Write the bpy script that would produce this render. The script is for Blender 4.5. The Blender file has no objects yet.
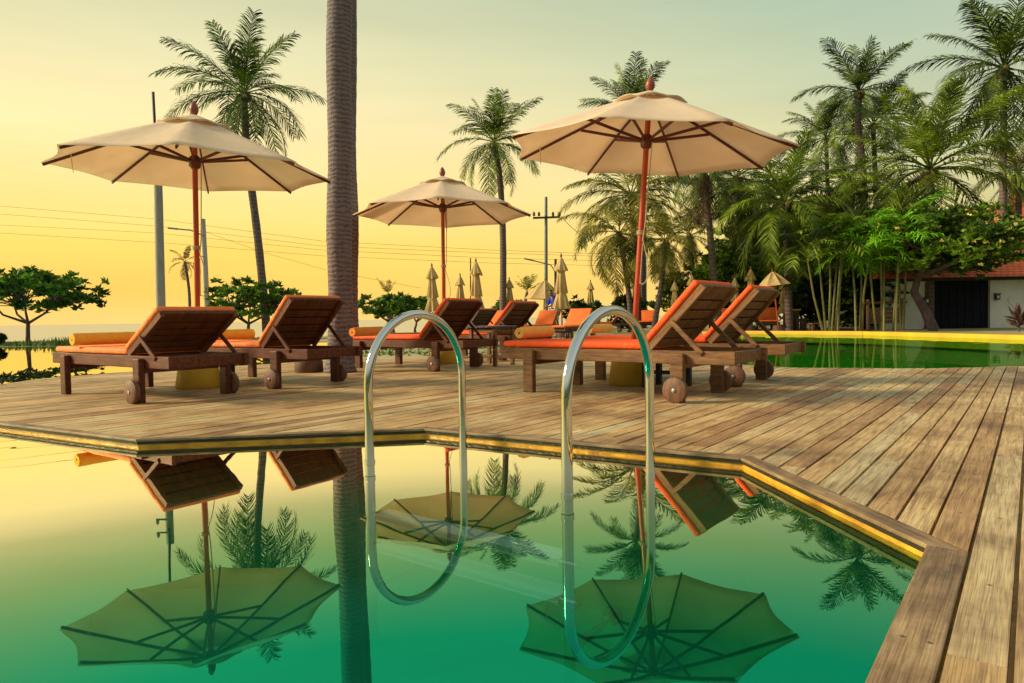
import bpy, bmesh, math, random
from mathutils import Vector, Matrix, Euler, Quaternion
R = math.radians
rnd = random.Random(7)
sc = bpy.context.scene
COL = sc.collection

# ------------------------------------------------------------------ camera
F, Y0, ROLL, H = 680.7, 24.15, -0.0156, 0.6035
PITCH = math.atan(Y0 / F)
cam_d = bpy.data.cameras.new('camera')
cam = bpy.data.objects.new('camera', cam_d)
COL.objects.link(cam)
sc.camera = cam
cam_d.sensor_width = 36
cam_d.lens = 36 * F / 1024
cam_d.clip_start = 0.02
cam_d.clip_end = 9000
cam.matrix_world = (Matrix.Translation((0, 0, H)) @ Matrix.Rotation(R(90) - PITCH, 4, 'X') @ Matrix.Rotation(ROLL, 4, 'Z'))


def ray(px, py):
    c, s = math.cos(-ROLL), math.sin(-ROLL)
    a, b = px - 512, py - 341.5
    u, w = c * a - s * b, s * a + c * b
    cp, sp = math.cos(PITCH), math.sin(PITCH)
    return Vector((u / F, cp - w / F * sp, -sp - w / F * cp))


def at(px, py, z=0.0):
    """where the line of sight through a photo point meets the level z"""
    d = ray(px, py)
    t = (z - H) / d.z
    return Vector((d.x * t, d.y * t, z))


def ad(px, py, d):
    """the point at distance d ahead along a line of sight"""
    r = ray(px, py)
    t = d / r.y
    return Vector((r.x * t, d, H + r.z * t))


# ------------------------------------------------------------------ materials
def new_mat(name):
    m = bpy.data.materials.new(name)
    m.use_nodes = True
    nt = m.node_tree
    b = nt.nodes['Principled BSDF']
    return m, nt, b, nt.nodes.new, nt.links.new


def ramp(N, stops):
    r = N('ShaderNodeValToRGB')
    e = r.color_ramp.elements
    while len(e) > 1:
        e.remove(e[-1])
    e[0].position = stops[0][0]
    e[0].color = (*stops[0][1], 1)
    for p, c in stops[1:]:
        k = e.new(p)
        k.color = (*c, 1)
    return r


def mat(name, c1, c2=None, rough=.6, scale=8.0, stretch=(1, 1, 1), bump=.0, bscale=None, island=.0, metal=0.0, trans=0.0, spec=None, detail=4, sharp=.2):
    """noise between two colours, optional per-piece value jitter, bump and translucency"""
    m, nt, b, N, Lk = new_mat(name)
    c2 = c2 or tuple(x * .7 for x in c1)
    tc = N('ShaderNodeTexCoord')
    mp = N('ShaderNodeMapping')
    mp.inputs['Scale'].default_value = stretch
    Lk(tc.outputs['Object'], mp.inputs['Vector'])
    nz = N('ShaderNodeTexNoise')
    nz.inputs['Scale'].default_value = scale
    nz.inputs['Detail'].default_value = detail
    Lk(mp.outputs[0], nz.inputs['Vector'])
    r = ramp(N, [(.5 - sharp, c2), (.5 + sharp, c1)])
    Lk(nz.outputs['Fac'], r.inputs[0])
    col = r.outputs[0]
    if island:
        g = N('ShaderNodeNewGeometry')
        mr = N('ShaderNodeMapRange')
        mr.inputs['To Min'].default_value = 1 - island
        mr.inputs['To Max'].default_value = 1 + island
        Lk(g.outputs['Random Per Island'], mr.inputs['Value'])
        mx = N('ShaderNodeMix')
        mx.data_type = 'RGBA'
        mx.blend_type = 'MULTIPLY'
        mx.inputs['Factor'].default_value = 1
        cb = N('ShaderNodeCombineColor')
        for i in range(3):
            Lk(mr.outputs[0], cb.inputs[i])
        Lk(col, mx.inputs['A'])
        Lk(cb.outputs[0], mx.inputs['B'])
        col = mx.outputs['Result']
    Lk(col, b.inputs['Base Color'])
    b.inputs['Roughness'].default_value = rough
    b.inputs['Metallic'].default_value = metal
    if spec is not None:
        b.inputs['Specular IOR Level'].default_value = spec
    if bump:
        n2 = N('ShaderNodeTexNoise')
        n2.inputs['Scale'].default_value = bscale or scale * 3
        n2.inputs['Detail'].default_value = 5
        Lk(mp.outputs[0], n2.inputs['Vector'])
        bp = N('ShaderNodeBump')
        bp.inputs['Strength'].default_value = bump
        bp.inputs['Distance'].default_value = .02
        Lk(n2.outputs['Fac'], bp.inputs['Height'])
        Lk(bp.outputs[0], b.inputs['Normal'])
    if trans:
        t = N('ShaderNodeBsdfTranslucent')
        Lk(col, t.inputs['Color'])
        ms = N('ShaderNodeMixShader')
        ms.inputs[0].default_value = trans
        out = nt.nodes['Material Output']
        Lk(b.outputs[0], ms.inputs[1])
        Lk(t.outputs[0], ms.inputs[2])
        Lk(ms.outputs[0], out.inputs['Surface'])
    return m


SCREW_Y = 0.0


def deck_material(name='weathered_deck_wood', tones=None, stain=None, st_scale=1.5):
    m, nt, b, N, Lk = new_mat(name)
    tc = N('ShaderNodeTexCoord')
    geo = N('ShaderNodeNewGeometry')
    # shift the grain for each board
    sh = N('ShaderNodeVectorMath'); sh.operation = 'MULTIPLY_ADD'
    cb = N('ShaderNodeCombineXYZ')
    for i in range(3):
        Lk(geo.outputs['Random Per Island'], cb.inputs[i])
    Lk(cb.outputs[0], sh.inputs[0])
    sh.inputs[1].default_value = (37, 13, 0)
    Lk(tc.outputs['Object'], sh.inputs[2])
    mp = N('ShaderNodeMapping'); mp.inputs['Scale'].default_value = (1.3, 16, 1)
    Lk(sh.outputs[0], mp.inputs['Vector'])
    grain = N('ShaderNodeTexNoise'); grain.inputs['Scale'].default_value = 2.2; grain.inputs['Detail'].default_value = 8; grain.inputs['Distortion'].default_value = .9
    Lk(mp.outputs[0], grain.inputs['Vector'])
    mp2 = N('ShaderNodeMapping'); mp2.inputs['Scale'].default_value = (2.2, 110, 1)
    Lk(sh.outputs[0], mp2.inputs['Vector'])
    fine = N('ShaderNodeTexNoise'); fine.inputs['Scale'].default_value = 3; fine.inputs['Detail'].default_value = 5
    Lk(mp2.outputs[0], fine.inputs['Vector'])
    # knots and cathedral figure
    mp3 = N('ShaderNodeMapping'); mp3.inputs['Scale'].default_value = (1.2, 7, 1)
    Lk(sh.outputs[0], mp3.inputs['Vector'])
    wv = N('ShaderNodeTexWave'); wv.wave_type = 'RINGS'; wv.inputs['Scale'].default_value = 1.3; wv.inputs['Distortion'].default_value = 6; wv.inputs['Detail'].default_value = 3
    Lk(mp3.outputs[0], wv.inputs['Vector'])
    # big stains that cross the boards
    st = N('ShaderNodeTexNoise'); st.inputs['Scale'].default_value = st_scale; st.inputs['Detail'].default_value = 6; st.inputs['Roughness'].default_value = .65
    Lk(tc.outputs['Object'], st.inputs['Vector'])
    base = ramp(N, tones or [(0, (.40, .24, .12)), (.07, (.52, .35, .17)), (.20, (.62, .45, .22)), (.7, (.68, .52, .27)), (.86, (.60, .53, .32)), (1, (.74, .60, .33))])
    Lk(geo.outputs['Random Per Island'], base.inputs[0])
    gr = ramp(N, [(.25, (.50, .42, .38)), (.48, (.92, .90, .88)), (.75, (1.12, 1.1, 1.06))])
    Lk(grain.outputs['Fac'], gr.inputs[0])
    def mul(a, bb, f=1.0):
        x = N('ShaderNodeMix'); x.data_type = 'RGBA'; x.blend_type = 'MULTIPLY'
        x.inputs['Factor'].default_value = f
        Lk(a, x.inputs['A']); Lk(bb, x.inputs['B'])
        return x.outputs['Result']
    c = mul(base.outputs[0], gr.outputs[0])
    fr = ramp(N, [(.34, (.42, .38, .35)), (.55, (1, 1, 1))])
    Lk(fine.outputs['Fac'], fr.inputs[0])
    c = mul(c, fr.outputs[0], .8)
    wr = ramp(N, [(.0, (.72, .66, .6)), (.35, (1, 1, 1))])
    Lk(wv.outputs['Fac'], wr.inputs[0])
    c = mul(c, wr.outputs[0], .55)
    sr = ramp(N, stain or [(.34, (.30, .21, .20)), (.47, (.76, .66, .59)), (.60, (1.02, 1.0, .98))])
    Lk(st.outputs['Fac'], sr.inputs[0])
    c = mul(c, sr.outputs[0], .85)
    # rows of dark screw heads over the joists
    sx = N('ShaderNodeSeparateXYZ'); Lk(tc.outputs['Object'], sx.inputs[0])
    def math_(op, a_, b_=None):
        k = N('ShaderNodeMath'); k.operation = op
        for i_, v_ in ((0, a_), (1, b_)):
            if v_ is None:
                continue
            if isinstance(v_, (int, float)):
                k.inputs[i_].default_value = v_
            else:
                Lk(v_, k.inputs[i_])
        return k.outputs[0]
    fx = math_('SUBTRACT', math_('PINGPONG', sx.outputs['X'], .30), .0)
    fy = math_('SUBTRACT', math_('PINGPONG', math_('SUBTRACT', sx.outputs['Y'], SCREW_Y), .04775), .026)
    dist = math_('SQRT', math_('ADD', math_('MULTIPLY', fx, fx), math_('MULTIPLY', fy, fy)))
    hd = ramp(N, [(.0032, (.10, .08, .07)), (.0050, (1, 1, 1))])
    Lk(dist, hd.inputs[0])
    c = mul(c, hd.outputs[0])
    Lk(c, b.inputs['Base Color'])
    rr = N('ShaderNodeMapRange'); rr.inputs['To Min'].default_value = .42; rr.inputs['To Max'].default_value = .7
    Lk(grain.outputs['Fac'], rr.inputs['Value'])
    Lk(rr.outputs[0], b.inputs['Roughness'])
    b.inputs['Specular IOR Level'].default_value = .5
    bp = N('ShaderNodeBump'); bp.inputs['Strength'].default_value = .25; bp.inputs['Distance'].default_value = .004
    ad_ = N('ShaderNodeMath'); ad_.operation = 'ADD'
    Lk(fine.outputs['Fac'], ad_.inputs[0]); Lk(grain.outputs['Fac'], ad_.inputs[1])
    Lk(ad_.outputs[0], bp.inputs['Height'])
    Lk(bp.outputs[0], b.inputs['Normal'])
    return m


def tile_material(name, c1, c2, grout, size=.05):
    m, nt, b, N, Lk = new_mat(name)
    tc = N('ShaderNodeTexCoord')
    br = N('ShaderNodeTexBrick')
    br.offset = 0
    br.inputs['Color1'].default_value = (*c1, 1)
    br.inputs['Color2'].default_value = (*c2, 1)
    br.inputs['Mortar'].default_value = (*grout, 1)
    br.inputs['Scale'].default_value = 1
    br.inputs['Brick Width'].default_value = size
    br.inputs['Row Height'].default_value = size
    br.inputs['Mortar Size'].default_value = size * .05
    Lk(tc.outputs['Object'], br.inputs['Vector'])
    Lk(br.outputs[0], b.inputs['Base Color'])
    b.inputs['Roughness'].default_value = .3
    return m


def water_material(name, ripple, body, base_r=.29, lift=1.45, rip_scale=2.2, steep=(.02, 1.0, .60), top=1.0, mid=(.58, .95, .52), flat=(1, .98, .74)):
    """clear tinted water: what lies below shows through, the surface mirrors more and more towards grazing"""
    m, nt, b, N, Lk = new_mat(name)
    nt.nodes.remove(b)
    out = nt.nodes['Material Output']
    tc = N('ShaderNodeTexCoord')
    mp = N('ShaderNodeMapping'); mp.inputs['Scale'].default_value = (1, 1, 1)
    Lk(tc.outputs['Object'], mp.inputs['Vector'])
    nz = N('ShaderNodeTexNoise'); nz.inputs['Scale'].default_value = rip_scale; nz.inputs['Detail'].default_value = 2
    Lk(mp.outputs[0], nz.inputs['Vector'])
    bp = N('ShaderNodeBump'); bp.inputs['Strength'].default_value = ripple; bp.inputs['Distance'].default_value = .02
    Lk(nz.outputs['Fac'], bp.inputs['Height'])
    fr = N('ShaderNodeFresnel'); fr.inputs['IOR'].default_value = lift
    Lk(bp.outputs[0], fr.inputs['Normal'])
    mr = ramp(N, [(p, (v * top,) * 3) for p, v in ((.04, base_r), (.12, base_r + .03), (.20, base_r + .12), (.25, .52), (.30, .86), (.37, 1.0))])
    Lk(fr.outputs[0], mr.inputs[0])
    gl = N('ShaderNodeBsdfGlossy'); gl.inputs['Roughness'].default_value = .0
    Lk(bp.outputs[0], gl.inputs['Normal'])
    cr = ramp(N, [(.11, steep), (.19, mid), (.27, flat)])
    Lk(fr.outputs[0], cr.inputs[0])
    Lk(cr.outputs[0], gl.inputs['Color'])
    tr = N('ShaderNodeBsdfTransparent'); tr.inputs['Color'].default_value = (*body, 1)
    ms = N('ShaderNodeMixShader')
    Lk(mr.outputs[0], ms.inputs[0]); Lk(tr.outputs[0], ms.inputs[1]); Lk(gl.outputs[0], ms.inputs[2])
    Lk(ms.outputs[0], out.inputs['Surface'])
    return m


def trunk_material(name, c1, c2, ring_scale):
    m, nt, b, N, Lk = new_mat(name)
    tc = N('ShaderNodeTexCoord')
    wv = N('ShaderNodeTexWave'); wv.bands_direction = 'Z'; wv.inputs['Scale'].default_value = ring_scale
    wv.inputs['Distortion'].default_value = 5; wv.inputs['Detail'].default_value = 5; wv.inputs['Detail Scale'].default_value = 2.2
    Lk(tc.outputs['Object'], wv.inputs['Vector'])
    mp = N('ShaderNodeMapping'); mp.inputs['Scale'].default_value = (14, 14, 2)
    Lk(tc.outputs['Object'], mp.inputs['Vector'])
    nz = N('ShaderNodeTexNoise'); nz.inputs['Scale'].default_value = 2; nz.inputs['Detail'].default_value = 7
    Lk(mp.outputs[0], nz.inputs['Vector'])
    mx = N('ShaderNodeMath'); mx.operation = 'MULTIPLY_ADD'; mx.inputs[1].default_value = .5
    Lk(wv.outputs['Fac'], mx.inputs[0])
    h = N('ShaderNodeMath'); h.operation = 'MULTIPLY'; h.inputs[1].default_value = .75
    Lk(nz.outputs['Fac'], h.inputs[0]); Lk(h.outputs[0], mx.inputs[2])
    r = ramp(N, [(.2, c2), (.75, c1)])
    Lk(mx.outputs[0], r.inputs[0])
    Lk(r.outputs[0], b.inputs['Base Color'])
    b.inputs['Roughness'].default_value = .85
    bp = N('ShaderNodeBump'); bp.inputs['Strength'].default_value = .7; bp.inputs['Distance'].default_value = .015
    Lk(mx.outputs[0], bp.inputs['Height']); Lk(bp.outputs[0], b.inputs['Normal'])
    return m


M = {}
M['deck'] = deck_material()
M['edge'] = deck_material('stained_edge_wood', [(0, (.40, .28, .16)), (1, (.52, .39, .22))], [(.34, (.16, .12, .14)), (.48, (.55, .48, .42)), (.62, (1, .97, .92))], 2.6)
M['algae'] = mat('dark_green_algae', (.05, .075, .012), (.02, .035, .008), .5, 14)
M['fascia_black'] = mat('black_fascia_wood', (.035, .025, .016), (.015, .012, .008), .4, 12, bump=.3)  # near-black colour of the strip under the edging planks
M['yellow_tile'] = mat('yellow_glazed_tile', (.88, .44, .03), (.40, .17, .02), .4, 9, (1, 1, 3), .3, 30, detail=9)
M['yellow_coping'] = mat('yellow_coping', (.82, .46, .03), (.66, .35, .02), .45, 3, (1, 1, 1), .1, 30)
M['pool_tile'] = mat('green_pool_plaster', (.02, .72, .38), (.016, .64, .33), .5, 1.2)
M['pool_floor'] = mat('green_pool_floor', (.010, .50, .27), (.008, .42, .22), .5, .8)
M['water'] = water_material('pool_water', .022, (.90, 1.0, .97))
M['water_right'] = water_material('green_pool_water', .10, (.5, 1.0, .45), .2, 1.33, 1.6, (.1, .8, .2), .62, (.35, .9, .3), (.8, 1, .6))
M['floor_right'] = mat('bright_green_pool_floor', (.05, .34, .035), (.03, .26, .03), .5, 2)
M['sand'] = mat('sandy_lawn', (.46, .37, .22), (.16, .19, .05), .9, .35, (1, 1, 1), .3, 30, detail=8)
M['lawn'] = mat('dark_lawn', (.06, .11, .02), (.03, .06, .012), .9, 2, bump=.3)
M['grass'] = mat('grass_blade', (.10, .20, .03), (.05, .11, .02), .6, 3, island=.4, trans=.3)
M['teak_pale'] = mat('weathered_teak', (.25, .125, .048), (.085, .040, .016), .55, 3, (2, 14, 14), .25, 20, island=.12, spec=.3)
M['teak_red'] = mat('reddish_teak', (.145, .042, .016), (.05, .015, .007), .5, 3, (2, 14, 14), .2, 20, island=.12, spec=.25)
M['teak_dark'] = mat('dark_stained_teak', (.10, .045, .028), (.045, .02, .014), .55, 3, (2, 14, 14), .2, 20)
M['wheel'] = mat('wheel_wood', (.21, .10, .05), (.08, .036, .02), .6, 4, (12, 3, 3), .3, 20)
M['bolt'] = mat('steel_bolt', (.6, .6, .58), None, .35, 5, metal=1)
M['red_cushion'] = mat('red_orange_canvas', (.98, .12, .009), (.88, .085, .007), .75, 5, bump=.55, bscale=24)
M['orange_cushion'] = mat('orange_canvas', (.90, .26, .055), (.78, .19, .04), .75, 5, bump=.55, bscale=24)
M['far_cushion'] = mat('bright_orange_canvas', (.86, .17, .02), (.74, .13, .015), .75, 5)
M['towel_yellow'] = mat('yellow_terry', (.98, .54, .06), (.90, .43, .04), .95, 18, bump=.6, bscale=120)
M['towel_cream'] = mat('cream_terry', (.98, .64, .17), (.92, .52, .11), .95, 18, bump=.6, bscale=120)
M['towel_orange'] = mat('orange_terry', (.92, .32, .05), (.82, .24, .04), .95, 18, bump=.6, bscale=120)
M['canvas'] = mat('cream_canvas', (.93, .82, .65), (.85, .73, .56), .8, 3, bump=.3, bscale=11, trans=.45)
M['canvas_far'] = mat('beige_canvas', (.64, .47, .21), (.48, .34, .13), .85, 4, (3, 3, .6), .15, 20, trans=.2)
M['pole_red'] = mat('varnished_red_pole', (.50, .075, .02), (.36, .05, .015), .35, 3, (10, 10, 1))
M['rib_wood'] = mat('dark_red_rib', (.13, .022, .012), (.08, .015, .01), .45, 4)
M['finial'] = mat('turned_red_finial', (.30, .07, .045), (.22, .05, .03), .45, 9)
M['cord'] = mat('cotton_cord', (.55, .45, .32), None, .9, 20)
M['base_yellow'] = mat('yellow_painted_concrete', (.62, .40, .025), (.46, .29, .02), .6, 5, bump=.15, bscale=40)
M['base_brown'] = mat('brown_painted_concrete', (.13, .06, .035), (.08, .04, .025), .7, 6, bump=.2, bscale=30)
M['steel'] = mat('polished_steel', (.66, .67, .66), (.60, .61, .61), .04, 2, metal=1)
M['steel_wet'] = mat('dull_steel', (.38, .52, .50), (.30, .44, .42), .2, 2, metal=.8)
M['tread'] = mat('pale_tread', (.85, 1.0, .98), (.75, .98, .95), .4, 6)
M['bark_big'] = trunk_material('grey_ringed_bark', (.18, .142, .150), (.06, .046, .056), 6.0)
M['bark'] = trunk_material('palm_bark', (.155, .115, .105), (.06, .042, .04), 2.2)
M['bark_tree'] = mat('purple_grey_bark', (.13, .085, .085), (.06, .04, .05), .85, 6, bump=.4)
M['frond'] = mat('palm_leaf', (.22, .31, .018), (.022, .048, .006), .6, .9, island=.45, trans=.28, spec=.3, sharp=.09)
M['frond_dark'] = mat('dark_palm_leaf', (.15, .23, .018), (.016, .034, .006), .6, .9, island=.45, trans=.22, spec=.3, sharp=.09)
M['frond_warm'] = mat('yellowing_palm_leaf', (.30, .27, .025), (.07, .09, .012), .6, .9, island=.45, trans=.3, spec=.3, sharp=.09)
M['frond_dead'] = mat('dead_palm_leaf', (.17, .10, .05), (.08, .045, .03), .8, 1.5, island=.4, trans=.2)
M['frond_bright'] = mat('fresh_areca_leaf', (.28, .62, .03), (.08, .24, .012), .5, 1.5, island=.4, trans=.4, spec=.18)
M['coconut'] = mat('coconut_husk', (.16, .09, .03), (.07, .04, .02), .7, 6)
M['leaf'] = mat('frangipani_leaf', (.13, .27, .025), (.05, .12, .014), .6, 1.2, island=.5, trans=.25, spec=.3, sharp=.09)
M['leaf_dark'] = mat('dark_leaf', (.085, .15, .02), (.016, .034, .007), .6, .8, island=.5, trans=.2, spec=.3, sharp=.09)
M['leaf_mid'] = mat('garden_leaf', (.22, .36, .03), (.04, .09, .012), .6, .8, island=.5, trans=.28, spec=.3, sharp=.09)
M['flower'] = mat('yellow_flower', (.9, .78, .28), (.85, .65, .15), .6, 6, island=.2, trans=.3)
M['cordyline'] = mat('purple_leaf', (.15, .05, .06), (.08, .05, .03), .5, 3, island=.4, trans=.2)
M['cane'] = mat('green_yellow_cane', (.17, .15, .035), (.07, .08, .02), .5, 3, (6, 6, 3))
M['concrete_pole'] = mat('concrete_pole', (.42, .39, .35), (.30, .28, .26), .85, 4, (4, 4, .7))
M['metal_grey'] = mat('galvanised_metal', (.22, .26, .26), (.15, .18, .18), .5, 6)
M['metal_dark'] = mat('dark_metal', (.05, .055, .06), None, .5, 6)
M['wire'] = mat('cable_black', (.34, .25, .15), None, .7, 6)
M['plaster'] = mat('white_plaster', (.78, .80, .74), (.62, .66, .62), .9, 1.2, bump=.2, bscale=25)
M['roof'] = None
M['door'] = mat('dark_blue_door', (.008, .010, .018), (.005, .006, .012), .8, 2, spec=.2)
M['fascia'] = mat('dark_fascia', (.02, .018, .02), None, .6, 4)
M['wood_fence'] = mat('brown_fence_wood', (.22, .12, .065), (.12, .065, .04), .7, 3, (3, 3, 12), island=.2)
M['table_top'] = mat('grey_blue_table', (.10, .095, .10), (.06, .06, .07), .4, 4, (3, 12, 3))
M['table_dark'] = mat('blue_black_table', (.022, .026, .038), None, .5, 4)
M['skin'] = mat('skin', (.30, .15, .09), None, .6, 6)
M['shirt'] = mat('blue_cotton', (.012, .035, .45), (.01, .025, .34), .8, 9)
M['shorts'] = mat('pale_cotton', (.45, .42, .36), None, .9, 9)
M['hair'] = mat('black_hair', (.015, .012, .01), None, .6, 9)
M['stone'] = mat('sea_wall_stone', (.26, .22, .19), (.15, .13, .12), .9, 3, bump=.3)


def roof_material():
    m, nt, b, N, Lk = new_mat('red_clay_roof_tiles')
    tc = N('ShaderNodeTexCoord')
    br = N('ShaderNodeTexBrick')
    br.inputs['Color1'].default_value = (.85, .17, .045, 1)
    br.inputs['Color2'].default_value = (.68, .12, .035, 1)
    br.inputs['Mortar'].default_value = (.13, .03, .02, 1)
    br.inputs['Scale'].default_value = 1
    br.inputs['Brick Width'].default_value = .22
    br.inputs['Row Height'].default_value = .16
    br.inputs['Mortar Size'].default_value = .012
    Lk(tc.outputs['Object'], br.inputs['Vector'])
    Lk(br.outputs[0], b.inputs['Base Color'])
    b.inputs['Roughness'].default_value = .8
    bp = N('ShaderNodeBump'); bp.inputs['Strength'].default_value = .6; bp.inputs['Distance'].default_value = .03
    Lk(br.outputs['Fac'], bp.inputs['Height']); bp.invert = True
    Lk(bp.outputs[0], b.inputs['Normal'])
    return m


M['roof'] = roof_material()


# ------------------------------------------------------------------ mesh helpers
class MB:
    def __init__(s):
        s.v, s.f = [], []

    def add(s, vs, fs):
        o = len(s.v)
        s.v += [tuple(p) for p in vs]
        s.f += [tuple(o + i for i in q) for q in fs]

    def box(s, c, size, rot=None):
        c = Vector(c); h = Vector(size) / 2
        vs = []
        for z in (-1, 1):
            for x, y in ((-1, -1), (1, -1), (1, 1), (-1, 1)):
                p = Vector((x * h.x, y * h.y, z * h.z))
                if rot is not None:
                    p = rot @ p
                vs.append(c + p)
        s.add(vs, [(3, 2, 1, 0), (4, 5, 6, 7), (0, 1, 5, 4), (1, 2, 6, 5), (2, 3, 7, 6), (3, 0, 4, 7)])

    def bar(s, p0, p1, w, h, up=(0, 0, 1)):
        p0, p1 = Vector(p0), Vector(p1)
        d = (p1 - p0); L = d.length; d.normalize()
        up = Vector(up)
        side = d.cross(up)
        if side.length < 1e-4:
            side = d.cross(Vector((0, 1, 0)))
        side.normalize(); u = side.cross(d)
        s.box((p0 + p1) / 2, (L, w, h), Matrix((d, -side, u)).transposed())

    def tube(s, pts, rad, n=10, cap=True):
        pts = [Vector(p) for p in pts]
        if not hasattr(rad, '__len__'):
            rad = [rad] * len(pts)
        rings = []
        ref = None
        for i, p in enumerate(pts):
            a = pts[max(i - 1, 0)]; b = pts[min(i + 1, len(pts) - 1)]
            t = (b - a).normalized()
            if ref is None:
                ref = t.orthogonal().normalized()
            else:
                ref = (ref - t * ref.dot(t)).normalized()
            q = t.cross(ref)
            rings.append([p + (ref * math.cos(2 * math.pi * k / n) + q * math.sin(2 * math.pi * k / n)) * rad[i] for k in range(n)])
        vs = [x for r_ in rings for x in r_]
        fs = []
        for i in range(len(pts) - 1):
            for k in range(n):
                fs.append((i * n + k, i * n + (k + 1) % n, (i + 1) * n + (k + 1) % n, (i + 1) * n + k))
        if cap:
            fs.append(tuple(reversed(range(n))))
            fs.append(tuple((len(pts) - 1) * n + k for k in range(n)))
        s.add(vs, fs)

    def lathe(s, prof, n=24, c=(0, 0, 0)):
        c = Vector(c)
        vs = []
        for r_, z in prof:
            for k in range(n):
                a = 2 * math.pi * k / n
                vs.append(c + Vector((r_ * math.cos(a), r_ * math.sin(a), z)))
        fs = []
        for i in range(len(prof) - 1):
            for k in range(n):
                fs.append((i * n + k, i * n + (k + 1) % n, (i + 1) * n + (k + 1) % n, (i + 1) * n + k))
        fs.append(tuple(reversed(range(n))))
        fs.append(tuple((len(prof) - 1) * n + k for k in range(n)))
        s.add(vs, fs)

    def prism(s, poly, z0, z1):
        n = len(poly)
        ar = sum(poly[i][0] * poly[(i + 1) % n][1] - poly[(i + 1) % n][0] * poly[i][1] for i in range(n))
        if ar < 0:
            poly = list(reversed(poly))
        vs = [(p[0], p[1], z0) for p in poly] + [(p[0], p[1], z1) for p in poly]
        fs = [tuple(reversed(range(n))), tuple(range(n, 2 * n))]
        fs += [(i, (i + 1) % n, n + (i + 1) % n, n + i) for i in range(n)]
        s.add(vs, fs)

    def build(s, name, m, parent=None, smooth=False, bevel=0.0, segs=1, loc=None):
        me = bpy.data.meshes.new(name)
        me.from_pydata([tuple(v) for v in s.v], [], s.f)
        me.validate()
        if bevel:
            bm = bmesh.new(); bm.from_mesh(me)
            bmesh.ops.bevel(bm, geom=bm.edges[:], offset=bevel, segments=segs, affect='EDGES', profile=.5, clamp_overlap=True)
            bm.to_mesh(me); bm.free()
        me.materials.append(m)
        if smooth:
            me.polygons.foreach_set('use_smooth', [True] * len(me.polygons))
            try:
                me.set_sharp_from_angle(angle=R(40))
            except Exception:
                pass
        o = bpy.data.objects.new(name, me)
        COL.objects.link(o)
        if parent is not None:
            o.parent = parent
        if loc is not None:
            o.location = loc
        return o


def tag(o, label, cat, group=None, kind=None):
    o['label'] = label
    o['category'] = cat
    if group:
        o['group'] = group
    if kind:
        o['kind'] = kind
    return o


def struct(o):
    o['kind'] = 'structure'
    return o


def thing(name, label, cat, loc=(0, 0, 0), rz=0, group=None):
    o = bpy.data.objects.new(name, None)
    o.empty_display_size = .2
    COL.objects.link(o)
    o.location = loc
    o.rotation_euler = (0, 0, rz)
    return tag(o, label, cat, group)


def copy_tree(o, parent=None):
    c = o.copy()
    COL.objects.link(c)
    if parent is not None:
        c.parent = parent
    for ch in list(o.children):
        copy_tree(ch, c)
    return c


# ------------------------------------------------------------------ sky and light
GLOW_AZ = R(-40)
SUN_AZ, SUN_EL = R(-90), R(27)
w = bpy.data.worlds.new('World')
sc.world = w
w.use_nodes = True
nt = w.node_tree
N, Lk = nt.nodes.new, nt.links.new
bg = nt.nodes['Background']
sky = N('ShaderNodeTexSky')
sky.sky_type = 'NISHITA'
sky.sun_disc = False
sky.sun_elevation = SUN_EL
sky.sun_rotation = SUN_AZ
sky.dust_density = 4
sky.air_density = 1.5
tc = N('ShaderNodeTexCoord')
nrm = N('ShaderNodeVectorMath'); nrm.operation = 'NORMALIZE'
Lk(tc.outputs['Generated'], nrm.inputs[0])
sep = N('ShaderNodeSeparateXYZ')
Lk(nrm.outputs[0], sep.inputs[0])
dot = N('ShaderNodeVectorMath'); dot.operation = 'DOT_PRODUCT'
dot.inputs[1].default_value = (math.sin(GLOW_AZ), math.cos(GLOW_AZ), 0)
Lk(nrm.outputs[0], dot.inputs[0])
left = ramp(N, [(0, (.98, .63, .19)), (.035, (1.0, .59, .12)), (.10, (1.0, .66, .13)), (.17, (1.0, .75, .27)), (.25, (.95, .77, .38)), (.33, (.76, .70, .39)), (.42, (.60, .60, .37)), (.7, (.48, .52, .40)), (1, (.35, .43, .41))])
right = ramp(N, [(0, (.86, .63, .20)), (.09, (.82, .66, .23)), (.18, (.66, .65, .34)), (.28, (.45, .54, .36)), (.42, (.28, .45, .36)), (.7, (.30, .42, .38)), (1, (.35, .43, .41))])
Lk(sep.outputs['Z'], left.inputs[0]); Lk(sep.outputs['Z'], right.inputs[0])
fac = N('ShaderNodeMapRange'); fac.interpolation_type = 'SMOOTHSTEP'
fac.inputs['From Min'].default_value = .15; fac.inputs['From Max'].default_value = 1.0
Lk(dot.outputs['Value'], fac.inputs['Value'])
mx = N('ShaderNodeMix'); mx.data_type = 'RGBA'
Lk(fac.outputs[0], mx.inputs['Factor']); Lk(right.outputs[0], mx.inputs['A']); Lk(left.outputs[0], mx.inputs['B'])
# sky away from the sunrise; low dark green band added to darken reflections
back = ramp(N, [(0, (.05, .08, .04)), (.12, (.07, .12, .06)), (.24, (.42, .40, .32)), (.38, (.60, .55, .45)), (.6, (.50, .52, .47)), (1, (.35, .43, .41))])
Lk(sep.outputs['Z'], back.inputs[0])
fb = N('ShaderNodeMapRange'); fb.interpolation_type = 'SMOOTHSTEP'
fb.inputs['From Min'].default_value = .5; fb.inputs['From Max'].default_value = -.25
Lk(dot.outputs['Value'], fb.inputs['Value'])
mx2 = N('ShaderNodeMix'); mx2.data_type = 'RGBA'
Lk(fb.outputs[0], mx2.inputs['Factor']); Lk(mx.outputs['Result'], mx2.inputs['A']); Lk(back.outputs[0], mx2.inputs['B'])
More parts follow.
